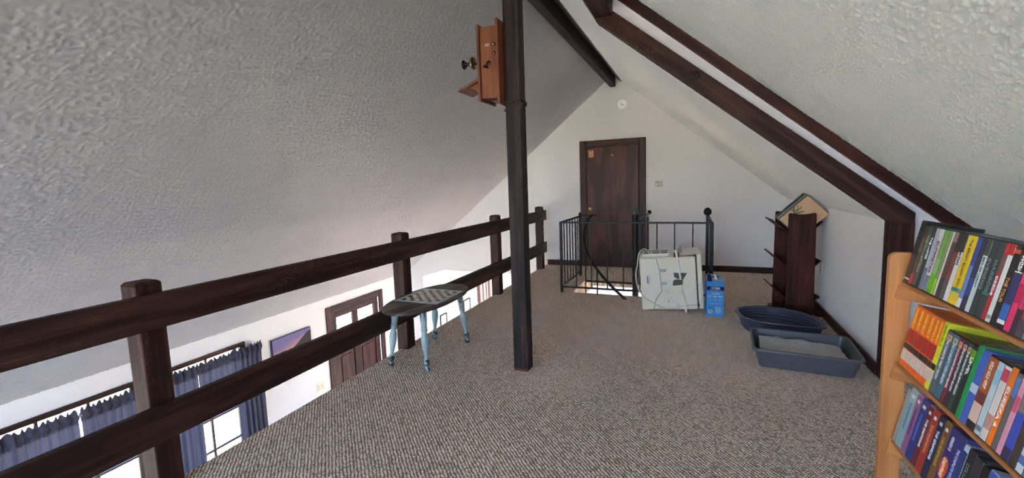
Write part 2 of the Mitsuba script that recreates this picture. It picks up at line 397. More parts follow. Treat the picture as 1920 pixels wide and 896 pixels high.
# wire tied round the post
def wire_loop(z0, z1, z2, z3, r=.004):
    e = .007
    x0, x1, y0, y1 = -1.256 - e, -1.140 + e, 2.95 - e, 3.055 + e
    pts = []
    cor = [(x0, y1, z3), (x0, y0, z0), (x1, y0, z1), (x1, y1, z2)]
    for i in range(4):
        p, q = np.array(cor[i]), np.array(cor[(i + 1) % 4])
        for t in np.linspace(0.04, .96, 5): pts.append(p * (1 - t) + q * t)
    pts.append(pts[0])
    return tube(pts, r, 6)
wt = thing('tie_wire', 'dark wire twisted round the timber post below the telephone', 'wire')
part(wt, 'loop', wire_loop(1.975, 1.962, 1.955, 1.965), 'paint_colour', True, color=lin((66, 50, 46)))
part(wt, 'loop', wire_loop(1.915, 1.965, 1.968, 1.93), 'paint_colour', True, color=lin((66, 50, 46)))
part(wt, 'loop', wire_loop(1.955, 1.985, 1.975, 1.955), 'paint_colour', True, color=lin((52, 38, 35)))
tw = smoothpath([(-1.136, 2.942, 1.96), (-1.126, 2.936, 1.94), (-1.139, 2.933, 1.915), (-1.146, 2.936, 1.885), (-1.140, 2.93, 1.875), (-1.133, 2.935, 1.89), (-1.140, 2.94, 1.93), (-1.12, 2.94, 1.955), (-1.113, 2.95, 1.945)], 40)
part(wt, 'twist', tube(tw, .005, 6), 'paint_colour', True, color=lin((60, 50, 48)))

# ------------------------------------------------------------------ railing
rl = thing('loft_railing', 'dark brown timber railing along the open edge of the loft', 'railing')
for i, yc in enumerate((-.75, 1.177, 3.105, 5.055, 6.765)):
    x0, x1, w = -2.40, -2.291, .055
    body = cbox((x0, yc - w, -.02), (x1, yc + w, 1.0), .004)
    t = np.array([[x0, yc - w, 1.0], [x1, yc - w, 1.0], [x1, yc + w, 1.0], [x0, yc + w, 1.0], [x0 + .012, yc - w + .012, 1.013], [x1 - .012, yc - w + .012, 1.013], [x1 - .012, yc + w - .012, 1.013], [x0 + .012, yc + w - .012, 1.013], [(x0 + x1) / 2, yc, 1.020]])
    top = trimesh.convex.convex_hull(t)
    mm = cat(body, top)
    part(rl, 'post', mm, 'dark_timber', uv=wuv(mm, (0, 0, 1), i * 1.7 + .3))
for i, (za, zb) in enumerate(((.797, .957), (.268, .437))):
    mm = cbox((-2.291, -1.3, za), (-2.251, 6.845, zb), .004)
    part(rl, 'rail', mm, 'dark_timber', uv=wuv(mm, (0, 1, 0), i * 2.9 + 1.1))

# ------------------------------------------------------------------ loft door
d1 = struct('door_1', None, None, 'dark reddish brown flush door in the gable wall')
YF = GY - .02
for lo, hi, ax in (((-1.75, YF - .012, 0), (-1.652, GY + .01, 2.042), (0, 0, 1)), ((-.816, YF - .012, 0), (-.718, GY + .01, 2.042), (0, 0, 1)), ((-1.652, YF - .012, 1.945), (-.816, GY + .01, 2.042), (1, 0, 0))):
    mm = cbox(lo, hi, .006); part(d1, 'frame', mm, 'red_timber', uv=wuv(mm, ax, rng.random() * 9))
    l2, h2 = np.array(lo), np.array(hi)
for lo, hi in (((-1.655, YF - .02, 0), (-1.638, YF - .002, 1.95)), ((-.832, YF - .02, 0), (-.815, YF - .002, 1.95)), ((-1.655, YF - .02, 1.936), (-.815, YF - .002, 1.953))):
    mm = cbox(lo, hi, .004); part(d1, 'stop', mm, 'red_timber', uv=wuv(mm, (0, 0, 1), 3))
mm = cbox((-1.637, YF - .006, .005), (-.833, YF + .015, 1.935), .002)
sl = part(d1, 'slab', mm, 'red_door', uv=wuv(mm, (0, 0, 1), 6.2))
kn = lathe([(0, 0), (.031, 0), (.031, .006), (.012, .010), (.011, .030), (.022, .036), (.029, .048), (.027, .062), (.014, .070), (0, .071)], 24)
part(sl, 'knob', at(kn, frame((-1.575, YF - .006, .955), (1, 0, 0), (0, 0, 1), (0, -1, 0))), 'metal_colour', True, color=lin((250, 222, 160)), label='polished brass door knob')
pk = lathe([(0, 0), (.011, 0), (.011, .004), (.004, .006), (0, .006)], 14)
part(sl, 'peephole', at(pk, frame((-1.225, YF - .006, 1.80), (1, 0, 0), (0, 0, 1), (0, -1, 0))), 'metal_colour', True, color=lin((220, 200, 150)))
tg = thing('paper_tag', 'small pinkish tan tag hanging at the upper left of the loft door', 'tag')
part(tg, 'card', cbox((-1.595, YF - .034, 1.775), (-1.515, YF - .026, 1.895), .002), 'paint_colour', color=lin((205, 150, 118)))
part(tg, 'hook', tube([(-1.65, YF - .03, 1.878), (-1.62, YF - .034, 1.878), (-1.575, YF - .036, 1.875)], .004, 6), 'metal_colour', True, color=lin((150, 140, 130)))
part(tg, 'print', cbox((-1.572, YF - .036, 1.872), (-1.536, YF - .034, 1.884), .0005), 'paint_colour', color=lin((140, 70, 55)))

# smoke detector, switches
sd = thing('smoke_detector', 'round white smoke detector high on the gable wall', 'smoke detector')
part(sd, 'body', at(lathe([(0, 0), (.074, 0), (.076, .012), (.070, .03), (.056, .037), (0, .039)], 36), frame((-1.068, GY, 2.565), (1, 0, 0), (0, 0, 1), (0, -1, 0))), 'paint_colour', 40, color=lin((251, 251, 248)))
for dx, dz, r in ((-.02, .012, .005), (.012, -.012, .008), (-.012, -.016, .004)):
    part(sd, 'button' if r > .006 else 'led', at(lathe([(0, 0), (r, 0), (r, .003), (0, .003)], 12), frame((-1.068 + dx, GY - .0385, 2.565 + dz), (1, 0, 0), (0, 0, 1), (0, -1, 0))), 'paint_colour', color=lin((120, 118, 112)))
sw = thing('light_switch', 'almond double rocker light switch to the right of the loft door', 'light switch')
part(sw, 'plate', cbox((-.585, GY - .008, 1.262), (-.462, GY, 1.384), .004), 'gloss_colour', color=lin((222, 216, 200)))
for x in (-.549, -.498):
    part(sw, 'bezel', cbox((x - .023, GY - .010, 1.283), (x + .023, GY - .007, 1.363), .001), 'paint_colour', color=lin((120, 112, 98)))
    r = cbox((x - .018, -.007, -.034), (x + .018, .004, .034), .002)
    part(sw, 'rocker', at(r, trimesh.transformations.rotation_matrix(.1, (1, 0, 0))).apply_translation((0, GY - .01, 1.323)), 'gloss_colour', color=lin((214, 207, 190)))
ow = thing('knee_wall_outlet', 'almond outlet plate on the knee wall behind the magazine rack', 'outlet')
part(ow, 'plate', cbox((KNEE - .008, 5.16, .40), (KNEE, 5.235, .53), .003), 'gloss_colour', color=lin((205, 196, 172)))
for z in (.435, .49): part(ow, 'socket', cbox((KNEE - .011, 5.18, z - .016), (KNEE - .007, 5.215, z + .016), .001), 'gloss_colour', color=lin((188, 178, 152)))
lsw = thing('entry_switch', 'almond double light switch on the lower wall left of the entry door', 'light switch')
part(lsw, 'plate', cbox((LX, 4.76, -1.675), (LX + .008, 4.90, -1.53), .004), 'gloss_colour', color=lin((226, 216, 190)))
for y in (4.80, 4.86): part(lsw, 'rocker', cbox((LX + .007, y - .018, -1.64), (LX + .013, y + .018, -1.565), .002), 'gloss_colour', color=lin((205, 194, 166)))

# ------------------------------------------------------------------ wall telephone
ph = thing('wall_telephone', 'antique oak wall telephone mounted on the side of the tall timber post', 'telephone')
PX0 = -1.258
mm = cbox((PX0 - .020, 2.862, 1.955), (PX0, 3.138, 2.525), .005); part(ph, 'back_board', mm, 'oak', uv=wuv(mm, (0, 0, 1), 1.3))
mm = cbox((PX0 - .148, 2.885, 2.005), (PX0 - .020, 3.115, 2.485), .004); part(ph, 'case', mm, 'oak', uv=wuv(mm, (0, 0, 1), 4.1))
mm = cbox((PX0 - .168, 2.868, 1.985), (PX0 - .148, 3.132, 2.505), .007); dv = part(ph, 'door', mm, 'oak', uv=wuv(mm, (0, 0, 1), 7.7))
for i in range(4):
    mm = cbox((PX0 - .125 + i * .024, 2.91, 2.0025), (PX0 - .114 + i * .024, 2.99, 2.0065), .0005); part(ph, 'slot', mm, 'paint_colour', color=lin((20, 14, 12)))
cup = lathe([(0, 0), (.018, 0), (.016, .008), (.009, .016), (.010, .03), (.021, .05), (.033, .062), (.034, .066), (.026, .062), (.008, .046), (0, .044)], 28)
arm = lathe([(0, 0), (.020, 0), (.014, .006), (.009, .02), (.007, .092), (0, .093)], 18)
TY, TZ = 3.0, 2.285
tr = part(ph, 'transmitter_arm', at(arm, frame((PX0 - .168, TY, TZ - .005), (0, 1, 0), (0, 0, 1), (-1, 0, 0))), 'gloss_colour', True, color=lin((24, 22, 24)))
disc = lathe([(0, 0), (.036, 0), (.046, .006), (.046, .016), (.040, .022), (0, .024)], 30)
part(tr, 'transmitter', at(disc, frame((PX0 - .252, TY, TZ), (0, 1, 0), (0, 0, 1), (-1, 0, 0))), 'metal_colour', 40, color=lin((150, 128, 92)))
part(tr, 'mouthpiece', at(cup, frame((PX0 - .276, TY, TZ), (0, 1, 0), (0, 0, 1), (-1, 0, 0))), 'gloss_colour', 50, color=lin((22, 20, 22)))
sh = trimesh.convex.convex_hull(np.array([[x, y, z] for y in (2.885, 3.115) for x, z in ((PX0 - .168, 2.150), (PX0 - .168, 2.134), (PX0 - .335, 2.070), (PX0 - .330, 2.086))]))
ws = part(ph, 'writing_shelf', sh, 'oak', uv=wuv(sh, (0, 1, 0), 2.6))
for y in (2.93, 3.05):
    br = wall_y(Polygon([(PX0 - .168, 2.136), (PX0 - .168, 2.045), (PX0 - .19, 2.05), (PX0 - .225, 2.085), (PX0 - .27, 2.098)]), y, y + .018)
    part(ws, 'bracket', br, 'oak', uv=wuv(br, (0, 0, 1), 2.9))
for x, z, r in ((-1.300, 2.362, .013), (-1.298, 2.300, .012)):
    part(ph, 'terminal', at(lathe([(0, 0), (r, 0), (r, .006), (r * .6, .011), (0, .012)], 18), frame((x, 2.885, z), (1, 0, 0), (0, 0, 1), (0, -1, 0))), 'metal_colour', True, color=lin((150, 110, 80)))
part(ph, 'nameplate', cbox((-1.366, 2.882, 2.352), (-1.330, 2.8855, 2.372), .001), 'metal_colour', color=lin((205, 190, 170)))
part(ph, 'crank', cat(tube([(-1.335, 2.886, 2.245), (-1.335, 2.862, 2.245), (-1.337, 2.858, 2.240), (-1.352, 2.855, 2.212)], .006, 8), tube([(-1.345, 2.868, 2.206), (-1.353, 2.845, 2.211), (-1.366, 2.838, 2.205)], .008, 8)), 'gloss_colour', True, color=lin((22, 18, 18)))

# ------------------------------------------------------------------ checkerboard table
tb = thing('game_table', 'small oval table with a checkerboard top and turned pale blue legs', 'table')
TX, TYc, TZt = -2.025, 3.01, .50
an = np.linspace(0, 2 * np.pi, 72, endpoint=False)
e = 2 / 2.25
ox, oy = .238 * np.sign(np.cos(an)) * np.abs(np.cos(an)) ** e, .488 * np.sign(np.sin(an)) * np.abs(np.sin(an)) ** e
pol = Polygon(np.c_[ox, oy])
lay = [(-.030, -.012), (-.026, -.004), (-.020, 0), (-.006, 0), (-.002, -.002), (0, -.006)]
rings = []
for z, o in lay:
    s = np.c_[ox, oy] * (1 + o / .30)
    rings.append(np.c_[s, np.full(len(s), z)])
v = np.vstack(rings + [[[0, 0, lay[0][0]]], [[0, 0, 0]]]); n = 72; f = []
for i in range(len(lay) - 1):
    for j in range(n):
        k = (j + 1) % n
        f += [[i * n + j, i * n + k, (i + 1) * n + k], [i * n + j, (i + 1) * n + k, (i + 1) * n + j]]
c0 = len(lay) * n
for j in range(n):
    k = (j + 1) % n
    f += [[c0, k, j], [c0 + 1, (len(lay) - 1) * n + j, (len(lay) - 1) * n + k]]
mm = trimesh.Trimesh(v, f, process=False); mm.apply_translation((TX, TYc, TZt))
tt = part(tb, 'top', mm, 'grey_wood', uv=wuv(mm, (.35, 1, 0), 3.3), label='weathered dark oval wooden top')
bx, by = TX, TYc + .02
B = .202
mm = cbox((bx - B, by - B * 1.08, TZt), (bx + B, by + B * 1.08, TZt + .0012), .0004)
cb = part(tt, 'checkerboard', mm, 'gloss_colour', color=lin((158, 178, 178)), label='painted checkerboard with a pale blue border')
q = B * .80 / 4
for i in range(8):
    for j in range(8):
        c = (218, 205, 182) if (i + j) % 2 else (50, 40, 36)
        x, y = bx + (i - 4) * q, by + (j - 4) * q * 1.08
        mm = pbox((x, y, TZt + .0010), (x + q, y + q * 1.08, TZt + .0018))
        if i == 0 and j == 0: sq = []
        sq.append((mm, c))
for nm, cc in (('light_squares', (218, 205, 182)), ('dark_squares', (50, 40, 36))):
    ms = cat(*[s for s, c in sq if c == cc])
    part(tt, nm, ms, 'gloss_colour', color=lin(cc))
prof = [(0, 0), (.012, .0), (.020, .006), (.023, .018), (.021, .032), (.016, .044), (.019, .048), (.024, .056), (.024, .066), (.019, .072), (.021, .076), (.024, .084), (.022, .092), (.015, .098), (.014, .112), (.018, .14), (.025, .19), (.029, .235), (.028, .262), (.022, .288), (.017, .300), (.023, .304), (.026, .312), (.023, .320), (.019, .324), (.024, .329), (.026, .338), (.022, .346), (.018, .350), (.023, .355), (.025, .364), (.022, .372), (.023, .378), (.026, .384), (.0265, .455), (.025, .472), (0, .472)]
legs = [((-2.198, 2.695), (-2.150, 2.735)), ((-1.866, 2.701), (-1.905, 2.745)), ((-2.206, 3.345), (-2.150, 3.30)), ((-1.866, 3.352), (-1.905, 3.30))]
zs_ = np.array([p[1] for p in prof]); rs_ = np.array([p[0] for p in prof])
for (fx, fy), (hx, hy) in legs:
    L = lathe(prof, 22)
    d = nrm([hx - fx, hy - fy, .472]); x = nrm(np.cross((0, 1, 0), d)); y = np.cross(d, x)
    v = np.asarray(L.vertices); zz = v[:, 2]; rr = np.hypot(v[:, 0], v[:, 1])
    nz = meshkit.fbm(v * 55 + [fx * 30, fy * 30, 0], 3)
    chip = (nz > .60 - .16 * (zz < .10)) & (rr > .018) & ((zz < .11) | (nz > .70))
    col = np.where(chip[:, None], lin((52, 48, 48)), lin((150, 172, 175)))
    part(tb, 'leg', at(L, frame((fx, fy, 0.003), x, y, d)), 'gloss_colour', True, color=col, label='turned leg in chipped pale blue paint')

# ------------------------------------------------------------------ spiral stair guard
sg = thing('stair_guard', 'black metal guard rail round the spiral stair opening', 'railing')
GX0, GX1, GY0, GY1 = -1.572, .165, 5.352, 6.345
IR = lin((28, 28, 31))
def bar(p, q, w): return beam(p, q, w, w, up=(0, 1, 0) if abs(np.array(q)[2] - p[2]) > .2 else (0, 0, 1), c=.002)
def sgp(nm, mesh): return part(sg, nm, mesh, 'iron')
sgp('post', bar((GX0, GY0, 0), (GX0, GY0, .905), .032))
sgp('post', bar((GX0, GY1, 0), (GX0, GY1, .925), .032))
sgp('post', bar((GX1, GY0, 0), (GX1, GY0, .90), .045))
sgp('post', bar((GX1 - .02, GY1, 0), (GX1 - .02, GY1, .92), .038))
sgp('top_rail', bar((GX0, GY0, .894), (GX1, GY0, .894), .022))
sgp('top_rail', bar((GX0, GY0, .894), (GX0, GY1, .894), .022))
sgp('top_rail', bar((GX1, GY0, .894), (GX1 - .02, GY1, .905), .026))
sgp('top_rail', bar((GX0, GY1, .905), (GX0 + .24, GY1, .905), .022))
sgp('bottom_rail', bar((GX0, GY0, .07), (GX1, GY0, .07), .02))
sgp('bottom_rail', bar((GX0, GY0, .07), (GX0, GY1, .07), .02))
for i in range(12):
    x = GX0 + (GX1 - GX0) * (i + 1) / 9.0
    if x < GX1 - .05: sgp('baluster', bar((x, GY0, .07), (x, GY0, .89), .014))
for i in range(6):
    y = GY0 + (GY1 - GY0) * (i + 1) / 7.0
    sgp('baluster', bar((GX0, y, .07), (GX0, y, .89), .014))
def finial(x, y, z, r=.035): return at(lathe([(0, 0), (r * .6, 0), (r, r * .5), (r * 1.02, r), (r * .8, r * 1.6), (r * .35, r * 2.0), (0, r * 2.1)], 20), frame((x, y, z), (1, 0, 0), (0, 1, 0), (0, 0, 1)))
part(sg, 'finial', finial(GX1 - .02, GY1, .905, .048), 'iron', True)
part(sg, 'finial', finial(GX0, GY1, .915, .018), 'iron', True)
ss = thing('spiral_stair', 'black spiral staircase dropping through the loft floor', 'staircase')
PCX, PCY = -.722, 5.86
part(ss, 'centre_pole', lathe([(0, FLOOR), (.041, FLOOR), (.041, .965), (0, .965)], 28).apply_translation((PCX, PCY, 0)), 'iron', 40)
part(ss, 'pole_cap', lathe([(0, 0), (.052, 0), (.054, .012), (.050, .03), (.038, .062), (.020, .088), (0, .098)], 28).apply_translation((PCX, PCY, .955)), 'gloss_colour', 40, color=lin((74, 80, 76)), label='grey dome cap')
hp = []
for t in np.linspace(0, 1, 40):
    ang = math.radians(158 + 118 * t); r = .66
    hp.append((PCX + r * math.cos(ang), PCY + r * math.sin(ang), .93 - .30 * t - .72 * t ** 1.2))
part(ss, 'handrail', tube(hp, .016, 8), 'iron', True)
for t in (.18, .42, .66):
    i = int(t * 39); p = np.array(hp[i])
    part(ss, 'baluster', tube([p, p - [0, 0, .9]], .008, 6), 'iron', True)
for k in range(9):
    a0 = math.radians(190 + 32 * k); a1 = a0 + math.radians(31)
    tp_ = Polygon([(0.03 * math.cos(a0), .03 * math.sin(a0))] + [(.66 * math.cos(t), .66 * math.sin(t)) for t in np.linspace(a0, a1, 6)] + [(.03 * math.cos(a1), .03 * math.sin(a1))])
    mm = extr(tp_, .03); mm.apply_translation((PCX, PCY, -.48 - .23 * k)); part(ss, 'tread', mm, 'iron')
mm = cbox((-1.44, 6.10, -.03), (.10, 6.62, -.006), .002); part(ss, 'landing', mm, 'iron')
mm = cbox((-1.44, 6.13, -.006), (.10, 6.625, .0), .002); part(ss, 'landing_carpet', mm, 'carpet_mat')
# second newel at the top of the stair
part(ss, 'newel', bar((-.60, 6.20, -.01), (-.60, 6.20, .90), .032), 'iron')
part(ss, 'newel', bar((-.66, 6.12, -.01), (-.66, 6.12, .88), .026), 'iron')
part(ss, 'newel_rail', bar((-.70, 6.02, .878), (-.585, 6.26, .935), .022), 'gloss_colour', color=lin((92, 94, 92)))
part(ss, 'finial', finial(-.585, 6.3, .925, .026), 'iron', True)

# ------------------------------------------------------------------ window air conditioner standing on the carpet
ac = thing('air_conditioner', 'old off white window air conditioner standing tilted on the carpet', 'air conditioner')
roll, yaw = math.radians(3.6), math.radians(5)
ex, ez = np.array([math.cos(roll), 0, math.sin(roll)]), np.array([-math.sin(roll), 0, math.cos(roll)])
Rz = np.array([[math.cos(yaw), -math.sin(yaw), 0], [math.sin(yaw), math.cos(yaw), 0], [0, 0, 1]])
AM = frame((-.518, 4.80, .003), Rz @ ex, Rz @ (0, 1, 0), Rz @ ez)
def acp(nm, mesh, col, mat='gloss_colour', smooth=False, label=None): return part(ac, nm, at(mesh, AM), mat, smooth, color=lin(col), label=label)
WH = (229, 221, 200)
acp('body', cbox((0, 0, 0), (.560, .40, .560), .012), WH)
acp('front_bezel', cbox((.566, -.004, .004), (.614, .405, .585), .014), (233, 226, 206))
acp('seam', cbox((.555, .003, .01), (.569, .395, .565), .002), (70, 64, 56))
def fx(poly, y0, y1): return wall_y(Polygon(poly), y0, y1)
acp('side_panel', fx([(.012, .012), (.115, .012), (.135, .105), (.205, .205), (.195, .435), (.168, .552), (.012, .552)], -.006, .01), (231, 224, 205))
acp('groove', cat(*[tube([(a[0], -.004, a[1]), (b[0], -.004, b[1])], .005, 6) for a, b in zip([(.170, .552), (.200, .425), (.208, .205), (.138, .102), (.118, .006)], [(.200, .425), (.208, .205), (.138, .102), (.118, .006)])[:4] if True] if False else [tube([(x, -.003, z) for x, z in [(.172, .554), (.200, .43), (.210, .205), (.140, .102), (.119, .006)]], .0055, 6)]), (176, 172, 158))
acp('foam_pad', fx([(.335, .395), (.468, .390), (.428, .322), (.345, .335)], -.004, .004), (92, 88, 80), 'paint_colour', label='dark grey foam patch')
acp('foam_pad', fx([(.328, .305), (.350, .325), (.425, .318), (.418, .268), (.322, .258)], -.004, .004), (92, 88, 80), 'paint_colour', label='dark grey foam patch')
acp('rib', cbox((.21, -.008, .325), (.365, .004, .343), .003), (226, 223, 212))
for x, z, r in ((.143, .485, .024), (.268, .195, .023), (.275, .093, .048), (.184, .033, .022), (.365, .048, .026), (.405, .19, .02)):
    R = lathe([(r - .007, 0), (r, 0), (r, .006), (r - .002, .008), (r - .005, .008), (r - .007, .006), (r - .007, 0)], 24)
    acp('ring', at(R, frame((x, .002, z), (1, 0, 0), (0, 0, 1), (0, -1, 0))), (222, 219, 208), smooth=40)
    acp('boss', at(lathe([(0, 0), (r * .35, 0), (r * .3, .006), (0, .007)], 14), frame((x, .002, z), (1, 0, 0), (0, 0, 1), (0, -1, 0))), (200, 197, 184), smooth=40)
acp('slot', cbox((.066, -.010, .285), (.10, .0, .378), .004), (208, 205, 192))
acp('slot_opening', cbox((.070, -.0115, .29), (.079, -.009, .37), .001), (96, 92, 84))
for z in (.41, .27):
    acp('sticker', cbox((.205, -.005, z - .02), (.275, .002, z + .03), .001), (228, 226, 216), 'paint_colour')
    acp('sticker_bar', cbox((.208, -.0062, z + .018), (.268, -.004, z + .026), .0005), (120, 116, 108), 'paint_colour')
    for k in range(4): acp('sticker_mark', cbox((.210 + k * .014, -.0062, z), (.220 + k * .014, -.004, z + .008), .0005), (90, 88, 82), 'paint_colour')
acp('top_duct', cbox((.02, .10, .555), (.30, .40, .578), .006), (214, 208, 190))
gx = [(.03, .11), (.30, .39)]
for i in range(4): acp('grille_frame', cbox((.035 + i * .088, .10, .572), (.047 + i * .088, .38, .590), .003), (224, 221, 210))
for y in (.10, .235, .37): acp('grille_frame', cbox((.035, y, .572), (.311, y + .012, .590), .003), (224, 221, 210))
acp('grille_core', cbox((.04, .105, .570), (.305, .375, .581), .001), (112, 106, 94), 'paint_colour')
for i in range(20): acp('grille_fin', cbox((.04 + i * .0132, .105, .579), (.044 + i * .0132, .375, .586), .0005), (140, 134, 120), 'paint_colour')
acp('top_cover', trimesh.convex.convex_hull(np.array([(.36, .02, .565), (.62, .0, .585), (.62, .39, .60), (.36, .39, .575), (.40, .2, .615), (.60, .2, .61)])), (205, 202, 190))
acp('top_gap', cbox((.35, .006, .556), (.40, .06, .60), .003), (120, 62, 48), 'paint_colour', label='rusty bracket plate')
acp('top_fin', trimesh.convex.convex_hull(np.array([(.365, .02, .585), (.372, .02, .585), (.425, .07, .685), (.418, .07, .69), (.432, .12, .59), (.44, .12, .59)])), (186, 170, 150))
acp('lever', beam((.372, -.012, .640), (.402, -.014, .325), .02, .014, up=(0, 1, 0)), (226, 223, 212))
acp('lever', beam((.412, -.010, .252), (.436, -.012, .07), .014, .012, up=(0, 1, 0)), (214, 208, 190))
acp('leg_bracket', cbox((.425, -.03, -.024), (.448, .01, .06), .003), (222, 219, 208))
acp('bracket_bolt', at(lathe([(0, 0), (.010, 0), (.010, .012), (0, .012)], 6), frame((.449, -.015, -.005), (0, 1, 0), (0, 0, 1), (1, 0, 0))), (100, 96, 90), 'metal_colour')
cd = [(.105, .12, .590), (.085, .06, .640), (.055, .015, .66), (.012, -.02, .63), (-.016, -.02, .52), (-.040, -.018, .41), (-.038, -.018, .29), (-.006, -.016, .19), (.046, -.014, .128), (.115, -.014, .083), (.19, -.014, .038), (.275, -.012, .016), (.36, -.012, .026), (.455, -.012, .046), (.555, -.012, .052)]
acp('power_cord', tube(smoothpath(cd, 70), .0065, 8), (208, 202, 180), smooth=True, label='cream power cord')
acp('cord_clip', cbox((.548, -.016, .040), (.572, .0, .064), .003), (34, 32, 30))
acp('stain', cbox((.225, -.0015, .012), (.265, .002, .0165), .0003), (60, 50, 44), 'paint_colour')

# ------------------------------------------------------------------ blue carton
bl = thing('blue_carton', 'tall blue cardboard carton standing beside the air conditioner', 'box')
bw, bh, bd = .162, .362, .26
BM = frame((.110, 4.765, 0), (math.cos(.04), math.sin(.04), 0), (-math.sin(.04), math.cos(.04), 0), (0, 0, 1))
def blp(nm, mesh, col, label=None, mat='paint_colour'): return part(bl, nm, at(mesh, BM), mat, color=lin(col), label=label)
blp('carton', cbox((0, 0, 0), (bw, bd, bh), .002), (52, 122, 188))
blp('front_print', cbox((.004, -.0008, .004), (bw - .004, 0, bh - .006), .0003), (70, 142, 202))
blp('navy_band', cbox((.002, -.0016, .268), (bw - .002, 0, .310), .0003), (26, 26, 84))
blp('lid', trimesh.convex.convex_hull(np.array([(0, 0, bh), (bw, 0, bh), (bw, bd, bh), (0, bd, bh), (.012, .06, bh + .022), (bw - .006, .06, bh + .022), (bw - .006, bd - .03, bh + .03), (.012, bd - .03, bh + .03)])), (132, 150, 178))
blp('lid_navy', trimesh.convex.convex_hull(np.array([(.001, -.001, bh), (.05, -.001, bh), (.05, .06, bh + .024), (.012, .06, bh + .024), (.05, .20, bh + .031), (.014, .20, bh + .031), (.013, .06, bh + .01)])), (38, 36, 80))
blp('handle_hole', at(lathe([(0, 0), (.032, 0), (.032, .003), (0, .003)], 20), frame((.085, .10, bh + .0245), (1, 0, 0), (0, 1, .06), (0, -.06, 1))), (40, 60, 60))
blp('handle', cbox((.074, .02, bh + .014), (.098, .18, bh + .036), .003), (236, 238, 234), label='white carry handle')
def blt(s, x, z, h=None, l=None, col=(236, 242, 248)):
    part(bl, 'lettering', at(text3(s, (x, -.0016, z), (1, 0, 0), (0, 0, 1), height=h, length=l, depth=.0006), BM), 'paint_colour', color=lin(col))
blt('EXTREME', .083, .296, .013, .080)
blt('ODOR CONTROL', .083, .279, .007, .105)
blt('MULTI CAT', .083, .246, .009, .075)
blt('CLUMPING', .083, .232, .009, .075)
for k in range(3): blp('banner', cbox((.010 + k * .051, -.0016, .205), (.048 + k * .051, 0, .213), .0003), (226, 232, 232)); blp('panel', cbox((.010 + k * .051, -.0013, .155), (.046 + k * .051, 0, .198), .0003), (92, 160, 214))
blt('25 LB', .105, .098, .010, .05)
blt('LOW DUST', .105, .086, .007, .05)
blt('99%', .03, .094, .010, .03, (30, 40, 110))
blp('seal', at(lathe([(0, 0), (.019, 0), (.019, .0008), (0, .0008)], 24), frame((.038, -.0008, .052), (1, 0, 0), (0, 0, 1), (0, -1, 0))), (206, 204, 150))
blp('seal_centre', at(lathe([(0, 0), (.009, 0), (.009, .0008), (0, .0008)], 16), frame((.038, -.0016, .052), (1, 0, 0), (0, 0, 1), (0, -1, 0))), (60, 110, 90))
for k in range(5): blp('print_line', cbox((.082, -.0014, .036 + k * .009), (.135 + .008 * (k % 2), 0, .040 + k * .009), .0002), (190, 214, 234))
for k in range(2): blp('print_line', cbox((.012, -.0014, .13 + k * .008), (.14, 0, .133 + k * .008), .0002), (150, 192, 226))

# ------------------------------------------------------------------ magazine rack with books
mr = thing('magazine_rack', 'tall dark reddish wooden magazine rack with slanted slats', 'magazine rack')
ra = math.radians(4)
RM = frame((.955, 5.0, 0), (math.cos(ra), math.sin(ra), 0), (-math.sin(ra), math.cos(ra), 0), (0, 0, 1))
def board(y, w=.232, h=1.03):
    dip = [(x, h - .018 * math.sin(math.pi * (x + w / 2) / w)) for x in np.linspace(w / 2 - .012, -w / 2 + .012, 9)]
    P = Polygon([(-w / 2 - .006, 0), (w / 2 + .006, 0), (w / 2, h - .015)] + dip + [(-w / 2, h - .015)])
    return wall_y(P, y, y + .019)
for y, bwid in ((0, .232), (.30, .33)):
    mm = at(board(y, bwid), RM); part(mr, 'upright', mm, 'red_timber', uv=wuv(mm, (0, 0, 1), y * 20 + 2))
for i, (zc, lz, rz) in enumerate(((.755, .21, .19), (.395, .235, .165), (.075, .235, .125))):
    for s in (-1, 1):
        p0, p1 = np.array([s * .012, .160, zc]), np.array([s * (.262 if s < 0 else .175), .160, zc + (lz if s < 0 else rz)])
        mm = at(beam(p0, p1, .278, .013, up=(0, 0, 1)), RM)
        part(mr, 'slat', mm, 'red_timber', uv=wuv(mm, (0, 1, 0), i + s * .3))
for lo, hi in (((-.21, .02, 0), (-.15, .31, .045)), ((.15, .02, 0), (.20, .31, .045))):
    mm = at(cbox(lo, hi), RM); part(mr, 'foot', mm, 'red_timber', uv=wuv(mm, (0, 1, 0), 8))
bks = [(.024, .036, .325, .250, (214, 176, 140), 'tan covered book with a leaf picture at the front of the magazine rack'),
       (.062, .022, .330, .255, (34, 34, 36), 'black bound book behind the tan book on the rack'),
       (.086, .026, .328, .258, (150, 172, 168), 'pale grey green book in the middle of the rack books'),
       (.114, .040, .332, .262, (52, 66, 56), 'dark green book behind the grey green one on the rack'),
       (.156, .050, .336, .266, (24, 24, 26), 'large black book at the back of the rack')]
c45, s45 = math.cos(math.radians(40)), math.sin(math.radians(40))
ux, uz = np.array([c45, 0, s45]), np.array([-s45, 0, c45])        # lower right edge, lower left edge
ux, uz = np.array([.77, 0, .64]), np.array([-.76, 0, .65])
uz = np.array([-.64, 0, .77]); 
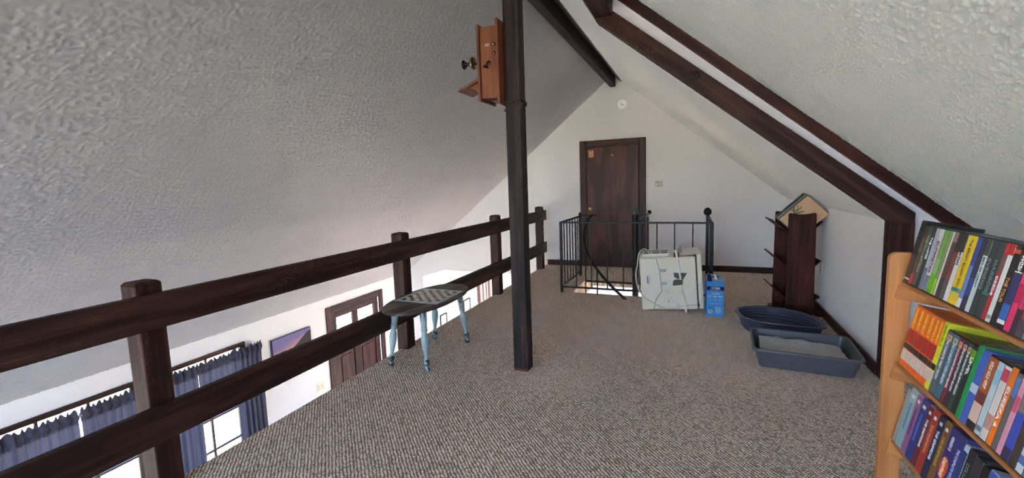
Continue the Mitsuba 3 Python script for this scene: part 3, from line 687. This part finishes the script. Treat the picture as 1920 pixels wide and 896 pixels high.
for y, t, w, h, c, lb in bks:
    k = thing('book', lb, 'book', 'books on the magazine rack')
    o = np.array([-.012, y, .785])
    # upright edges lean against the slats: w along the right slat, h along the left
    e1, e2 = nrm([.72, 0, .70]), nrm([-.70, 0, .72])
    M = RM @ frame(o, e1, (0, 1, 0), e2)
    part(k, 'cover', at(cat(cbox((0, 0, 0), (w, .003, h), .001), cbox((0, t - .003, 0), (w, t, h), .001), cbox((0, 0, h - .004), (w, t, h), .001)), M), 'gloss_colour', color=lin(c))
    part(k, 'pages', at(cbox((.003, .003, .003), (w - .004, t - .003, h - .004), .001), M), 'paint_colour', color=lin((206, 196, 176)))
    if y < .03:
        a = np.linspace(0, 1, 12)
        for pts, wd in (([(.20, .245), (.15, .20), (.10, .17)], .004), ([(.17, .26), (.13, .20), (.125, .15)], .007), ([(.19, .17), (.15, .19), (.10, .22)], .006), ([(.21, .21), (.16, .215), (.13, .25)], .005)):
            pa = smoothpath([(x, -.0006, z) for x, z in pts], 14)
            part(k, 'leaf_print', at(cat(*[pbox((p[0] - wd, -.0009, p[2] - wd), (p[0] + wd, .0, p[2] + wd)) for p in pa]), M), 'paint_colour', color=lin((108, 112, 78)))
        part(k, 'print_panel', at(cbox((.05, -.0006, .05), (.17, 0, .13), .0002), M), 'paint_colour', color=lin((198, 160, 144)))

# ------------------------------------------------------------------ litter trays
def loft_rings(rings, close_bottom=True):
    n = len(rings[0]); v = np.vstack(rings); f = []
    for i in range(len(rings) - 1):
        for j in range(n):
            k = (j + 1) % n
            f += [[i * n + j, i * n + k, (i + 1) * n + k], [i * n + j, (i + 1) * n + k, (i + 1) * n + j]]
    m = trimesh.Trimesh(v, f, process=False)
    if close_bottom:
        for r, flip in ((0, True), (len(rings) - 1, False)):
            c = len(m.vertices); m = trimesh.Trimesh(np.vstack([m.vertices, np.mean(rings[r], 0)]), np.vstack([m.faces, [[c, r * n + ((j + 1) % n), r * n + j] if flip else [c, r * n + j, r * n + (j + 1) % n] for j in range(n)]]), process=False)
    return m
def rrect(w, d, r, z, n=6):
    out = []
    for cx, cy, a0 in ((w / 2 - r, d / 2 - r, 0), (-w / 2 + r, d / 2 - r, 90), (-w / 2 + r, -d / 2 + r, 180), (w / 2 - r, -d / 2 + r, 270)):
        for a in np.radians(np.linspace(a0, a0 + 90, n)): out.append((cx + r * math.cos(a), cy + r * math.sin(a), z))
    return np.array(out)
LM = frame((.745, 3.769, 0), (math.cos(-.061), math.sin(-.061), 0), (-math.sin(-.061), math.cos(-.061), 0), (0, 0, 1))
w, d, h = .668, .525, .148
lt = thing('litter_tray', 'rectangular dark grey litter tray with grey litter, nearest the camera', 'litter box')
R_ = [rrect(w - .10, d - .10, .035, .0), rrect(w - .092, d - .092, .04, .004), rrect(w - .060, d - .060, .045, .070), rrect(w - .052, d - .052, .045, .072), rrect(w - .034, d - .034, .05, h - .02), rrect(w, d, .05, h - .018), rrect(w + .004, d + .004, .052, h - .012), rrect(w - .002, d - .002, .05, h), rrect(w - .024, d - .024, .045, h), rrect(w - .034, d - .034, .045, h - .004), rrect(w - .050, d - .050, .042, h - .05), rrect(w - .062, d - .062, .04, .075), rrect(w - .098, d - .098, .035, .012), rrect(w - .11, d - .11, .03, .007)]
part(lt, 'tray', at(loft_rings(R_), LM), 'tray_plastic', 35)
gx_, gy_ = np.meshgrid(np.linspace(-1, 1, 60), np.linspace(-1, 1, 44), indexing='ij')
px, py = gx_ * (w / 2 - .058), gy_ * (d / 2 - .058)
pz = .066 + .058 * meshkit.fbm(np.stack([px * 7 + 3, py * 7, px * 0], -1), 3) + .030 * np.exp(-((px + .20) ** 2 + (py - .08) ** 2) / .006) + .02 * np.exp(-((px - .02) ** 2 + (py - .08) ** 2) / .012) - .02 * (gx_ > .7) * (gx_ - .7) / .3 + .004 * meshkit.noise(np.stack([px * 60, py * 60, px * 0], -1))
v = np.stack([px, py, pz], -1).reshape(-1, 3); ii = np.arange(60 * 44).reshape(60, 44)
f = np.stack([ii[:-1, :-1], ii[1:, :-1], ii[1:, 1:], ii[:-1, 1:]], -1).reshape(-1, 4)
f = np.vstack([f[:, [0, 1, 2]], f[:, [0, 2, 3]]])
single('cat_litter', at(trimesh.Trimesh(v, f, process=False), LM), 'litter_mat', 'heaped grey cat litter in the rectangular tray', 'litter', smooth=True, kind='stuff')
# oval-ended pan
lp = thing('litter_pan', 'empty dark blue litter pan with a rounded end and ribbed floor', 'litter box')
rim = smoothpath([(.374, 4.50), (.424, 4.735), (.636, 4.815), (.819, 4.765), (.938, 4.665), (1.005, 4.53), (1.026, 4.32), (1.010, 4.255), (.888, 4.225), (.714, 4.23), (.523, 4.27), (.412, 4.36), (.374, 4.50)], 73)[:-1]
rim = rim[::-1] if Polygon(rim).exterior.is_ccw is False else rim
cen = rim.mean(0)
def ring_at(s, z, inset=0.0):
    dd = rim - cen; L = np.linalg.norm(dd, axis=1, keepdims=True)
    q = cen + dd * (L - inset) / L
    return np.c_[q, np.full(len(q), z)]
hh = .135
R_ = [ring_at(1, .0, .06), ring_at(1, .004, .054), ring_at(1, hh - .02, .030), ring_at(1, hh - .018, .006), ring_at(1, hh - .01, .0), ring_at(1, hh, .004), ring_at(1, hh + .001, .018), ring_at(1, hh - .005, .028)] + [ring_at(1, hh - .008 - k * .0062, .030 + .0018 * k + (.006 if k % 4 in (1, 2) else 0)) for k in range(18)] + [ring_at(1, .012, .068)]
part(lp, 'pan', loft_rings(R_), 'pan_plastic', 50)
dv_ = nrm([.96, -.28, 0]); nv_ = np.array([-dv_[1], dv_[0], 0])
for i in range(-2, 4):
    mid = np.array([cen[0], cen[1], .018]) + nv_ * (i - .5) * .062
    L = .24 - .03 * abs(i - .5)
    part(lp, 'rib', tube([mid - dv_ * L, mid + dv_ * L], .014, 8), 'pan_plastic', True)

# ------------------------------------------------------------------ media shelf
ms = thing('media_shelf', 'light maple media shelf of slanted tiers at the right', 'shelf')
XS, TH = .612, math.radians(11)
Uv = np.array([math.sin(TH), 0, math.cos(TH)]); Dv = np.array([math.cos(TH), 0, -math.sin(TH)])
SY0, SY1 = .93, 1.76
def upright(x0, x1, y0, y1, h):
    r = .022
    arc = [(x0 + r - r * math.cos(a), h - r + r * math.sin(a)) for a in np.linspace(0, math.pi / 2, 7)]
    return wall_y(Polygon([(x0, 0)] + arc + [(x1, h), (x1, 0)]), y0, y1)
for y in (SY1 + .012, SY0 - .04):
    mm = upright(.583, .642, y, y + .02, 1.138); part(ms, 'upright', mm, 'maple', uv=wuv(mm, (0, 0, 1), 1.7 + y))
    mm = upright(.80, .86, y, y + .02, 1.10); part(ms, 'upright', mm, 'maple', uv=wuv(mm, (0, 0, 1), 2.7 + y))
ROWZ = (1.050, .778, .514)
for zb in ROWZ:
    o = np.array([XS, 0, zb])
    for y in (SY1 + .001, SY0 - .03):
        P0, P1 = o - Uv * .030 + Dv * .0, o - Uv * .030 + Dv * .235
        mm = beam(P0 + [0, y + .006, 0], P1 + [0, y + .006, 0], .010, .060, up=tuple(Uv)); part(ms, 'end_rail', mm, 'maple', uv=wuv(mm, tuple(Dv), zb * 3))
    mm = beam(o - Uv * .008 + Dv * .012 + [0, SY0, 0], o - Uv * .008 + Dv * .012 + [0, SY1, 0], .022, .013, up=tuple(Uv)); part(ms, 'slat', mm, 'maple', uv=wuv(mm, (0, 1, 0), zb * 5))
    mm = beam(o - Uv * .008 + Dv * .105 + [0, SY0, 0], o - Uv * .008 + Dv * .105 + [0, SY1, 0], .022, .013, up=tuple(Uv)); part(ms, 'slat', mm, 'maple', uv=wuv(mm, (0, 1, 0), zb * 6))
    mm = beam(o + Uv * .07 + Dv * .166 + [0, SY0, 0], o + Uv * .07 + Dv * .166 + [0, SY1, 0], .010, .04, up=tuple(Uv)); part(ms, 'back_rail', mm, 'maple', uv=wuv(mm, (0, 1, 0), zb * 7))

ORD = 'first second third fourth fifth sixth seventh eighth ninth tenth eleventh twelfth thirteenth fourteenth fifteenth sixteenth seventeenth eighteenth nineteenth twentieth twenty-first twenty-second twenty-third twenty-fourth twenty-fifth twenty-sixth twenty-seventh twenty-eighth twenty-ninth thirtieth thirty-first thirty-second thirty-third'.split()
TIER = ('top', 'middle', 'lowest')
def dvd(row, i, y0, y1, desc, col, hgt=.189, dep=.136, text=None, tcol=(235, 235, 235), tlen=.5, tpos=.45, bands=(), top=(26, 26, 28), push=0.0, logo=None):
    k = thing('disc_case', f'{desc}, {ORD[i]} from left, {TIER[row]} shelf tier', 'dvd case', f'disc cases on the {TIER[row]} tier')
    g = .0006
    M = frame(np.array([XS + push, y0 - g, ROWZ[row]]), (0, -1, 0), Uv, -Dv)      # x to the right of the spine, y up it, z out of it
    wd = (y0 - y1) - 2 * g
    M2 = frame(np.array([XS + push, y0 - g, ROWZ[row]]), (0, -1, 0), Uv, Dv)
    bx_ = cbox((0, 0, 0), (wd, hgt, dep), .0015)
    part(k, 'case', at(bx_, M2), 'gloss_colour', color=lin(top))
    part(k, 'spine', at(cbox((.0006, .004, -.0001), (wd - .0006, hgt - .004, .0006), .0002), M), 'gloss_colour', color=lin(col))
    for a, b, c, *fr in bands:
        mg = .0006 if not fr else wd * (1 - fr[0]) / 2
        part(k, 'spine_band', at(cbox((mg, .004 + a * (hgt - .008), .0002), (wd - mg, .004 + b * (hgt - .008), .0010), .0002), M), 'gloss_colour', color=lin(c))
    if text:
        cpt = (M @ [wd / 2, hgt * (1 - tpos), .0010, 1])[:3]
        part(k, 'title', text3(text, cpt, -Uv, (0, -1, 0), length=hgt * tlen, height=min(wd * (.36 if len(text) > 10 else .5), .011), bold=len(text) < 16), 'paint_colour', color=lin(tcol))
    if logo:
        lc, txt, tc, pos = logo
        R = lathe([(0, 0), (1, 0), (1, .0006), (0, .0006)], 28); R.apply_scale([wd * .42, hgt * .16, 1])
        part(k, 'logo', at(R, M @ frame((wd / 2, hgt * pos, .0006), (1, 0, 0), (0, 1, 0), (0, 0, 1))), 'gloss_colour', color=lin(lc))
        part(k, 'title', text3(txt, (M @ [wd / 2, hgt * pos, .0014, 1])[:3], -Uv, (0, -1, 0), length=hgt * .27, height=wd * .38), 'paint_colour', color=lin(tc))
    return k
BK, WT_ = (26, 26, 28), (232, 232, 230)
row1 = [(1.746, 1.712, 'black disc case', BK, dict(bands=[(.04, .07, (200, 200, 200))], hgt=.200)),
 (1.712, 1.690, 'dark brown disc case with a red foot', (72, 58, 52), dict(bands=[(0, .17, (196, 40, 46)), (.55, .8, (110, 88, 74))])),
 (1.690, 1.664, 'dark green grey disc case', (78, 84, 80), dict(text='THE COLLECTION', tcol=(150, 170, 130), tlen=.6)),
 (1.664, 1.645, 'thin black disc case with white lettering', (44, 50, 50), dict(text='THE LADIES', tlen=.35, tpos=.35)),
 (1.645, 1.624, 'grey blue and white disc case', (176, 188, 196), dict(bands=[(0, .35, (120, 130, 150))])),
 (1.624, 1.600, 'white disc case with purple lettering', (206, 202, 208), dict(text='SUPERSTAR', tcol=(120, 60, 110), tlen=.5, bands=[(0, .25, (130, 134, 158))])),
 (1.600, 1.573, 'leaf green disc case', (120, 166, 78), dict(bands=[(.05, .3, (116, 190, 40)), (.3, .55, (150, 180, 120))])),
 (1.573, 1.556, 'pale green disc case', (128, 158, 104), dict(bands=[(0, .25, (140, 196, 50))])),
 (1.556, 1.546, 'narrow cream and pink disc case', (226, 208, 198), {}),
 (1.546, 1.525, 'dark maroon disc case', (92, 66, 66), dict(bands=[(.0, .3, (64, 58, 60)), (.85, 1, (140, 120, 116))])),
 (1.525, 1.503, 'red brown disc case with a black head', (130, 64, 62), dict(bands=[(.72, 1, (36, 34, 34)), (0, .3, (90, 84, 84))])),
 (1.503, 1.481, 'white disc case with black head', (226, 224, 222), dict(bands=[(.74, 1, (40, 40, 40))], text='WIMI', tcol=(30, 30, 30), tlen=.2, tpos=.36)),
 (1.481, 1.439, 'yellow disc case with brown lettering', (244, 206, 40), dict(text='The BRADY BUNCH MOVIE', tcol=(92, 64, 40), tlen=.72, tpos=.43, bands=[(.06, .16, (226, 200, 60)), (.18, .24, (60, 150, 160))])),
 (1.439, 1.421, 'light blue disc case with a white foot', (108, 140, 200), dict(bands=[(0, .13, (222, 226, 234)), (.6, 1, (60, 70, 150))])),
 (1.421, 1.400, 'deep navy disc case', (52, 52, 84), dict(bands=[(.2, .45, (60, 70, 140))])),
 (1.400, 1.380, 'white and pale teal disc case', (206, 220, 218), dict(text='SEA OF LIGHT', tcol=(80, 110, 110), tlen=.4, bands=[(.78, 1, (70, 76, 70))])),
 (1.380, 1.357, 'charcoal disc case', (58, 62, 64), dict(text='EVENING', tcol=(130, 134, 134), tlen=.4)),
 (1.357, 1.332, 'dark teal disc case', (50, 66, 68), dict(bands=[(.3, .34, (60, 120, 120))], text='HARBOR', tcol=(110, 130, 130), tlen=.4)),
 (1.332, 1.316, 'red disc case with white block lettering', (184, 44, 50), dict(text='DEEDS', tlen=.24, tpos=.55, bands=[(.62, .86, (120, 80, 76)), (.88, 1, (190, 46, 50))])),
 (1.316, 1.298, 'white disc case with a red head', (230, 230, 228), dict(bands=[(.86, 1, (196, 44, 44)), (.04, .09, (150, 150, 150))])),
 (1.298, 1.277, 'black disc case with orange lettering', (34, 30, 34), dict(text='THE TOUR', tcol=(214, 150, 90), tlen=.3, tpos=.55, bands=[(.9, .95, (220, 90, 40))])),
 (1.277, 1.251, 'black and blue disc case lettered in white', (30, 26, 34), dict(text='PHISH', tlen=.19, tpos=.22, bands=[(.3, .68, (54, 56, 110)), (.1, .3, (60, 110, 190)), (.05, .1, (230, 230, 232)), (.685, .70, (230, 220, 170))])),
 (1.251, 1.230, 'hot pink disc case', (238, 52, 112), dict(bands=[(.35, .58, (200, 30, 90))])),
 (1.230, 1.212, 'pink and black disc case', (224, 56, 112), dict(bands=[(0, .3, (60, 50, 60)), (.8, 1, (30, 28, 34))])),
 (1.212, 1.192, 'dark grey disc case with a red mark', (74, 70, 76), dict(bands=[(.2, .3, (150, 60, 60))])),
 (1.192, 1.174, 'mid grey disc case', (120, 120, 126), {}),
 (1.174, 1.156, 'black disc case with a blue band', (36, 36, 42), dict(bands=[(.4, .6, (60, 90, 160))])),
 (1.156, 1.138, 'silver grey disc case', (170, 172, 176), {})]
for i, (a, b, ds, c, kw) in enumerate(row1): dvd(0, i, a, b, ds, c, **kw)
OR = (238, 104, 34)
row2 = []
for j, (a, b) in enumerate(((1.745, 1.712), (1.712, 1.681), (1.681, 1.647), (1.647, 1.615), (1.615, 1.592), (1.592, 1.570))):
    row2.append((a, b, 'thick orange boxed disc set', OR, dict(hgt=.205, dep=.15, top=(196, 92, 44), text='DRAGON BALL Z', tcol=(250, 226, 60), tlen=.30, tpos=.20, bands=[(.40, .62, (176, 34, 28)), (.29, .38, (30, 26, 26)), (.10, .28, (222, 200, 186))])))
row2 += [(1.570, 1.545, 'thick yellow green boxed disc set', (226, 222, 40), dict(hgt=.205, dep=.15, top=(200, 196, 50), text='DRAGON BALL Z', tcol=(120, 150, 30), tlen=.30, tpos=.20, bands=[(.29, .38, (30, 26, 26)), (.10, .28, (222, 200, 186))])),
 (1.545, 1.512, 'slate grey season set', (88, 98, 108), dict(text='THE COMPLETE FIRST SEASON', tlen=.62, tpos=.45, bands=[(.86, .95, (196, 160, 130), .72), (.88, .93, (88, 98, 108), .4)])),
 (1.512, 1.484, 'teal blue season set', (62, 112, 132), dict(text='THE COMPLETE THIRD SEASON', tlen=.62, tpos=.45, bands=[(.86, .95, (196, 170, 140), .72), (.88, .93, (62, 112, 132), .4)])),
 (1.484, 1.463, 'maroon season set', (120, 42, 56), dict(text='THE COMPLETE SECOND SEASON', tlen=.62, tpos=.45, bands=[(.86, .95, (206, 150, 120), .72), (.88, .93, (120, 42, 56), .4)])),
 (1.463, 1.442, 'dark plum season set', (58, 42, 58), dict(text='THE COMPLETE FOURTH SEASON', tlen=.62, tpos=.45, bands=[(.86, .95, (200, 160, 140), .72), (.88, .93, (58, 42, 58), .4)])),
 (1.442, 1.423, 'dark green season set', (44, 70, 60), dict(text='THE COMPLETE SEVENTH SEASON', tlen=.62, tpos=.45, bands=[(.86, .95, (196, 160, 130), .72), (.88, .93, (44, 70, 60), .4)])),
 (1.423, 1.404, 'black disc case with large white lettering', (34, 40, 36), dict(text='LEVEL', tlen=.25, tpos=.3, bands=[(.78, .95, (110, 160, 40))])),
 (1.404, 1.385, 'plain bright green disc case', (18, 150, 78), dict(top=(40, 160, 90), hgt=.195)),
 (1.385, 1.356, 'plain royal blue disc case with a white sticker', (66, 100, 190), dict(top=(70, 100, 190), hgt=.192, bands=[(.42, .54, (190, 206, 230))])),
 (1.356, 1.322, 'brown orange disc case with cream lettering', (176, 86, 48), dict(text='WILD WILD WEST', tcol=(240, 226, 200), tlen=.36, tpos=.25, bands=[(.1, .36, (226, 196, 180)), (.36, .52, (110, 48, 44)), (0, .1, (40, 34, 34))])),
 (1.322, 1.300, 'pale blue and white disc case', (196, 216, 226), dict(bands=[(.7, .9, (150, 200, 220)), (.05, .12, (120, 140, 150))])),
 (1.300, 1.276, 'off white disc case with pink figures', (228, 222, 214), dict(bands=[(.8, .96, (206, 70, 100)), (.15, .35, (196, 150, 140))])),
 (1.276, 1.256, 'vivid orange disc case with white lettering', (244, 124, 28), dict(text='EUREKA 4', tlen=.5, tpos=.5, hgt=.195)),
 (1.256, 1.240, 'grey brown disc case', (110, 100, 102), dict(bands=[(.7, .95, (90, 130, 190))])),
 (1.240, 1.222, 'soft pink disc case', (228, 160, 186), dict(bands=[(.55, .75, (214, 90, 130))])),
 (1.222, 1.197, 'bright blue disc case with brown head', (64, 84, 190), dict(bands=[(.6, 1, (130, 116, 110)), (0, .15, (60, 50, 90))])),
 (1.197, 1.175, 'dark brown disc case', (70, 58, 54), {}),
 (1.175, 1.154, 'white disc case with blue text', (206, 220, 230), dict(bands=[(.1, .2, (90, 120, 180))])),
 (1.154, 1.130, 'grey disc case', (120, 116, 116), {})]
for i, (a, b, ds, c, kw) in enumerate(row2): dvd(1, i, a, b, ds, c, **kw)
SQ = [(.87, .925, (222, 222, 216), .42)]
row3 = [(1.754, 1.734, 'clear grey disc case', (150, 156, 158), dict(top=(130, 136, 140))),
 (1.734, 1.692, 'pale teal boxed season set', (136, 172, 180), dict(top=(170, 190, 196), text='THE SIMPSONS', tcol=(90, 130, 150), tlen=.45, bands=SQ, hgt=.2)),
 (1.692, 1.661, 'mauve pink boxed season set', (146, 92, 140), dict(top=(190, 150, 196), text='THE SIMPSONS', tcol=(90, 60, 120), tlen=.45, bands=SQ, hgt=.2)),
 (1.661, 1.620, 'navy blue boxed season set', (42, 56, 128), dict(top=(50, 70, 150), text='THE SIMPSONS', tcol=(110, 120, 190), tlen=.45, bands=SQ, hgt=.2)),
 (1.620, 1.590, 'maroon boxed season set', (112, 38, 46), dict(top=(150, 120, 130), text='THE SIMPSONS', tlen=.45, bands=SQ, hgt=.2)),
 (1.590, 1.558, 'brick red boxed season set', (172, 54, 40), dict(top=(170, 60, 50), text='THE SIMPSONS', tcol=(226, 150, 110), tlen=.45, bands=SQ, hgt=.2)),
 (1.558, 1.525, 'midnight navy boxed season set', (34, 38, 72), dict(top=(30, 34, 60), text='THE SIMPSONS', tlen=.45, bands=SQ, hgt=.2)),
 (1.525, 1.495, 'bronze brown boxed season set', (122, 84, 44), dict(top=(140, 100, 60), text='THE SIMPSONS', tcol=(206, 160, 80), tlen=.45, bands=SQ, hgt=.2)),
 (1.495, 1.452, 'violet boxed set with orange oval', (58, 48, 116), dict(top=(50, 46, 96), hgt=.2, logo=((222, 74, 36), 'Seinfeld', (250, 230, 190), .42), text='SEASON 3', tlen=.2, tpos=.22)),
 (1.452, 1.424, 'blue violet boxed set with white lettering', (54, 56, 124), dict(top=(50, 56, 110), hgt=.2, text='THE COMPLETE SEASON', tcol=(210, 214, 236), tlen=.5)),
 (1.424, 1.405, 'dark blue case with pale edge', (48, 66, 118), dict(top=(190, 214, 226), bands=[(.92, 1, (190, 216, 230))])),
 (1.405, 1.375, 'black boxed set with grey title', (36, 38, 42), dict(top=(40, 40, 44), hgt=.19, text='COLLECTION', tcol=(120, 124, 124))),
 (1.375, 1.345, 'dark grey boxed set', (52, 52, 56), dict(top=(60, 60, 64), hgt=.185)),
 (1.345, 1.318, 'black glossy disc case', (28, 28, 32), dict(top=(30, 30, 34), hgt=.18)),
 (1.318, 1.290, 'blue disc case in clear sleeve', (62, 96, 180), dict(top=(150, 170, 200))),
 (1.290, 1.262, 'pale blue disc case', (130, 160, 200), dict(top=(150, 170, 200))),
 (1.262, 1.236, 'black disc case', (32, 32, 36), {}),
 (1.236, 1.210, 'purple grey disc case', (96, 88, 116), {})]
for i, (a, b, ds, c, kw) in enumerate(row3): dvd(2, i, a, b, ds, c, **kw)

# ------------------------------------------------------------------ lower left wall: window, curtains, picture, door
w1 = struct('window_1', None, None, 'wide window in the lower wall behind navy curtains')
def frame_bar(lo, hi, ax, nm='frame', mat='red_timber'):
    mm = cbox(lo, hi, .004); part(w1, nm, mm, mat, uv=wuv(mm, ax, rng.random() * 9))
for lo, hi, ax in (((LX, W0 - .07, WT), (LX + .02, W1 + .07, WT + .05), (0, 1, 0)), ((LX, W0 - .07, WB - .07), (LX + .02, W1 + .07, WB), (0, 1, 0)), ((LX, W0 - .07, WB), (LX + .02, W0, WT), (0, 0, 1)), ((LX, W1, WB), (LX + .02, W1 + .07, WT), (0, 0, 1))):
    frame_bar(lo, hi, ax, 'casing')
ncol = 9
cw = (W1 - W0) / ncol
for i in range(ncol + 1):
    y = W0 + i * cw; t = .03 if i % 3 == 0 else .011
    frame_bar((LX - .10, y - t, WB), (LX - .07, y + t, WT), (0, 0, 1), 'mullion' if i % 3 == 0 else 'muntin', 'grey_wood')
nrow = 4
rh = (WT - WB) / nrow
for j in range(nrow + 1):
    z = WB + j * rh; frame_bar((LX - .10, W0, z - .011), (LX - .07, W1, z + .011), (0, 1, 0), 'muntin', 'grey_wood')
for i in range(ncol):
    for j in range(nrow):
        part(w1, 'pane', pbox((LX - .087, W0 + i * cw, WB + j * rh), (LX - .085, W0 + (i + 1) * cw, WB + (j + 1) * rh)) if False else trimesh.Trimesh([(LX - .086, W0 + i * cw, WB + j * rh), (LX - .086, W0 + (i + 1) * cw, WB + j * rh), (LX - .086, W0 + (i + 1) * cw, WB + (j + 1) * rh), (LX - .086, W0 + i * cw, WB + (j + 1) * rh)], [[0, 1, 2], [0, 2, 3]], process=False), 'glass')
CX = LX + .085
cr = thing('curtain_rod', 'white curtain rod across the top of the lower window', 'curtain rod')
part(cr, 'rod', tube([(CX, .1, WT - .066), (CX, 3.80, WT - .066)], .011, 10), 'gloss_colour', True, color=lin((226, 222, 214)))
for y in (.25, 2.28, 3.70): part(cr, 'bracket', cbox((LX, y - .02, WT - .082), (CX + .014, y + .02, WT - .046), .004), 'gloss_colour', color=lin((224, 220, 208)))
def curtain(y0, y1, ztop, zbot, folds, amp, seed, gather=1.0, pocket=1.0):
    ny, nz = int(folds * 12) + 1, 26
    s = np.linspace(0, 1, ny)[:, None]; t = np.linspace(0, 1, nz)[None, :]
    rs = np.random.RandomState(seed)
    ph_ = rs.rand() * 6
    wob = np.interp(s[:, 0], np.linspace(0, 1, 9), rs.rand(9))[:, None]
    A = amp * (.55 + .45 * t) * (.6 + .8 * wob)
    Z = ztop + .028 * (1 - t) ** 6 * (1 + .6 * np.sin(2 * np.pi * folds * 1.7 * s + ph_)) + (zbot - ztop) * t + 0 * s + 0 * s
    tz = ztop - Z
    poc = np.exp(-((tz - .035) / .022) ** 2)
    X = CX + .004 + A * np.sin(2 * np.pi * folds * s + ph_ + .8 * np.sin(3 * s + seed)) + .4 * A * np.sin(2 * np.pi * folds * 2.3 * s + seed) + pocket * .034 * poc
    Y = y0 + (y1 - y0) * (s + .012 * np.sin(2 * np.pi * folds * s * 1.0 + 1.5)) + 0 * t
    v = np.stack([np.maximum(X, LX + .03), Y, Z], -1).reshape(-1, 3)
    ii = np.arange(ny * nz).reshape(ny, nz)
    f = np.stack([ii[:-1, :-1], ii[1:, :-1], ii[1:, 1:], ii[:-1, 1:]], -1).reshape(-1, 4)
    return trimesh.Trimesh(v, np.vstack([f[:, [0, 1, 2]], f[:, [0, 2, 3]]]), process=False)
zt_ = WT - .03
for i, (a, b, zb, fo, am, lb) in enumerate(((1.555, 1.985, -.95, 6, .018, 'gathered navy valance left of the bright slit in the lower window'), (2.015, 2.668, -.95, 9, .018, 'gathered navy valance in the middle of the lower window'), (3.04, 3.488, -.95, 5, .018, 'short gathered navy valance at the right of the lower window'),
                                           (3.48, 3.84, -2.2, 5, .024, 'long navy curtain panel at the right end of the lower window'), (2.66, 3.05, -2.2, 5, .022, 'long slate blue curtain panel hanging behind the railing post'), (.45, 1.56, -2.2, 12, .022, 'long navy curtain panel at the left of the lower window'))):
    m = curtain(a, b, zt_ if i < 3 else zt_ + .012, zb, fo, am, i * 3 + 1)
    if i >= 3: m.apply_translation((.012, 0, 0))
    ck = thing('curtain', lb, 'curtain', 'navy curtains of the lower window')
    part(ck, 'cloth', m, 'curtain_cloth', True)
    m2 = curtain(a, b, (zt_ if i < 3 else zt_ + .012) - .004, zt_ - .10, fo, am, i * 3 + 1, pocket=-1.0); m2.apply_translation((-.004 if i < 3 else .008, 0, 0))
    part(ck, 'rod_pocket', m2, 'curtain_cloth', True)
pc = thing('sunset_picture', 'unframed canvas of a purple and orange sunset on the lower wall', 'picture')
part(pc, 'canvas', cbox((LX, 4.05, -1.06), (LX + .036, 4.70, -.605), .003), 'paint_colour', color=lin((66, 56, 82)))
part(pc, 'print', pbox((LX + .036, 4.052, -1.058), (LX + .0368, 4.698, -.607)), 'sunset_print')

d2 = struct('door_2', None, None, 'dark brown entry door with glass panes in the lower wall')
def d2p(nm, lo, hi, ax=(0, 0, 1), mat='red_timber', parent=d2):
    mm = cbox(lo, hi, .005); return part(parent, nm, mm, mat, uv=wuv(mm, ax, rng.random() * 9))
XF = LX + .022
d2p('frame', (LX, D0, FLOOR), (XF, D0 + .11, DT)); d2p('frame', (LX, D1 - .11, FLOOR), (XF, D1, DT)); d2p('frame', (LX, D0 + .11, DT - .11), (XF, D1 - .11, DT), (0, 1, 0))
sy0, sy1, szt = D0 + .115, D1 - .115, DT - .115
XA, XB = LX - .05, LX - .008
d2p('stile', (XA, sy0, FLOOR), (XB, sy0 + .11, szt)); d2p('stile', (XA, sy1 - .11, FLOOR), (XB, sy1, szt))
d2p('rail', (XA, sy0 + .11, szt - .10), (XB, sy1 - .11, szt), (0, 1, 0))
pz0, pz1 = -1.12, szt - .10
d2p('rail', (XA, sy0 + .11, pz0 - .12), (XB, sy1 - .11, pz0), (0, 1, 0))
ymid = (5.622 + 5.743) / 2
d2p('stile', (XA, ymid - .058, pz0), (XB, ymid + .058, pz1))
for a, b in ((sy0 + .11, ymid - .058), (ymid + .058, sy1 - .11)):
    part(d2, 'pane', trimesh.Trimesh([(XA + .02, a, pz0), (XA + .02, b, pz0), (XA + .02, b, pz1), (XA + .02, a, pz1)], [[0, 1, 2], [0, 2, 3]], process=False), 'glass')
    d2p('panel', (XA + .008, a, FLOOR + .1), (XB - .018, b, pz0 - .12))
    d2p('panel_field', (XA + .008, a + .06, FLOOR + .2), (XB - .006, b - .06, pz0 - .20))
d2p('stile', (XA, ymid - .07, FLOOR + .1), (XB, ymid + .07, pz0 - .12))

# ------------------------------------------------------------------ things in the dining room
for i, (y0, y1, z0, z1, lb) in enumerate(((8.28, 8.56, -1.98, -1.50, 'small dark framed picture on the sunlit dining room wall'), (9.37, 9.71, -1.92, -1.44, 'second dark framed picture further along the sunlit wall'))):
    k = thing('framed_picture', lb, 'picture')
    part(k, 'mount', pbox((LX, y0 + .01, z0 + .01), (LX + .008, y1 - .01, z1 - .01)), 'paint_colour', color=lin((236, 236, 232)))
    for lo, hi in (((LX, y0, z0), (LX + .022, y0 + .022, z1)), ((LX, y1 - .022, z0), (LX + .022, y1, z1)), ((LX, y0, z0), (LX + .022, y1, z0 + .022)), ((LX, y0, z1 - .022), (LX + .022, y1, z1))):
        part(k, 'frame', cbox(lo, hi, .003), 'paint_colour', color=lin((50, 44, 42)))
CX_keep = CX
CX = LX + .06
m = curtain(10.1, 10.75, -.5, -2.4, 5, .03, 31); single('striped_curtain', m, 'paint_colour', 'rust striped curtain in the dining room', 'curtain', smooth=True, color=np.where((np.sin((np.asarray(m.vertices)[:, 1] - 10.1) * 34) > .1)[:, None], lin((150, 106, 92)), lin((214, 206, 200))))
m = curtain(7.30, 7.55, -.9, -2.4, 4, .022, 37); single('hanging_cloth', m, 'paint_colour', 'navy cloth hanging just beyond the gable opening', 'curtain', smooth=True, color=lin((48, 54, 104)))
CX = CX_keep
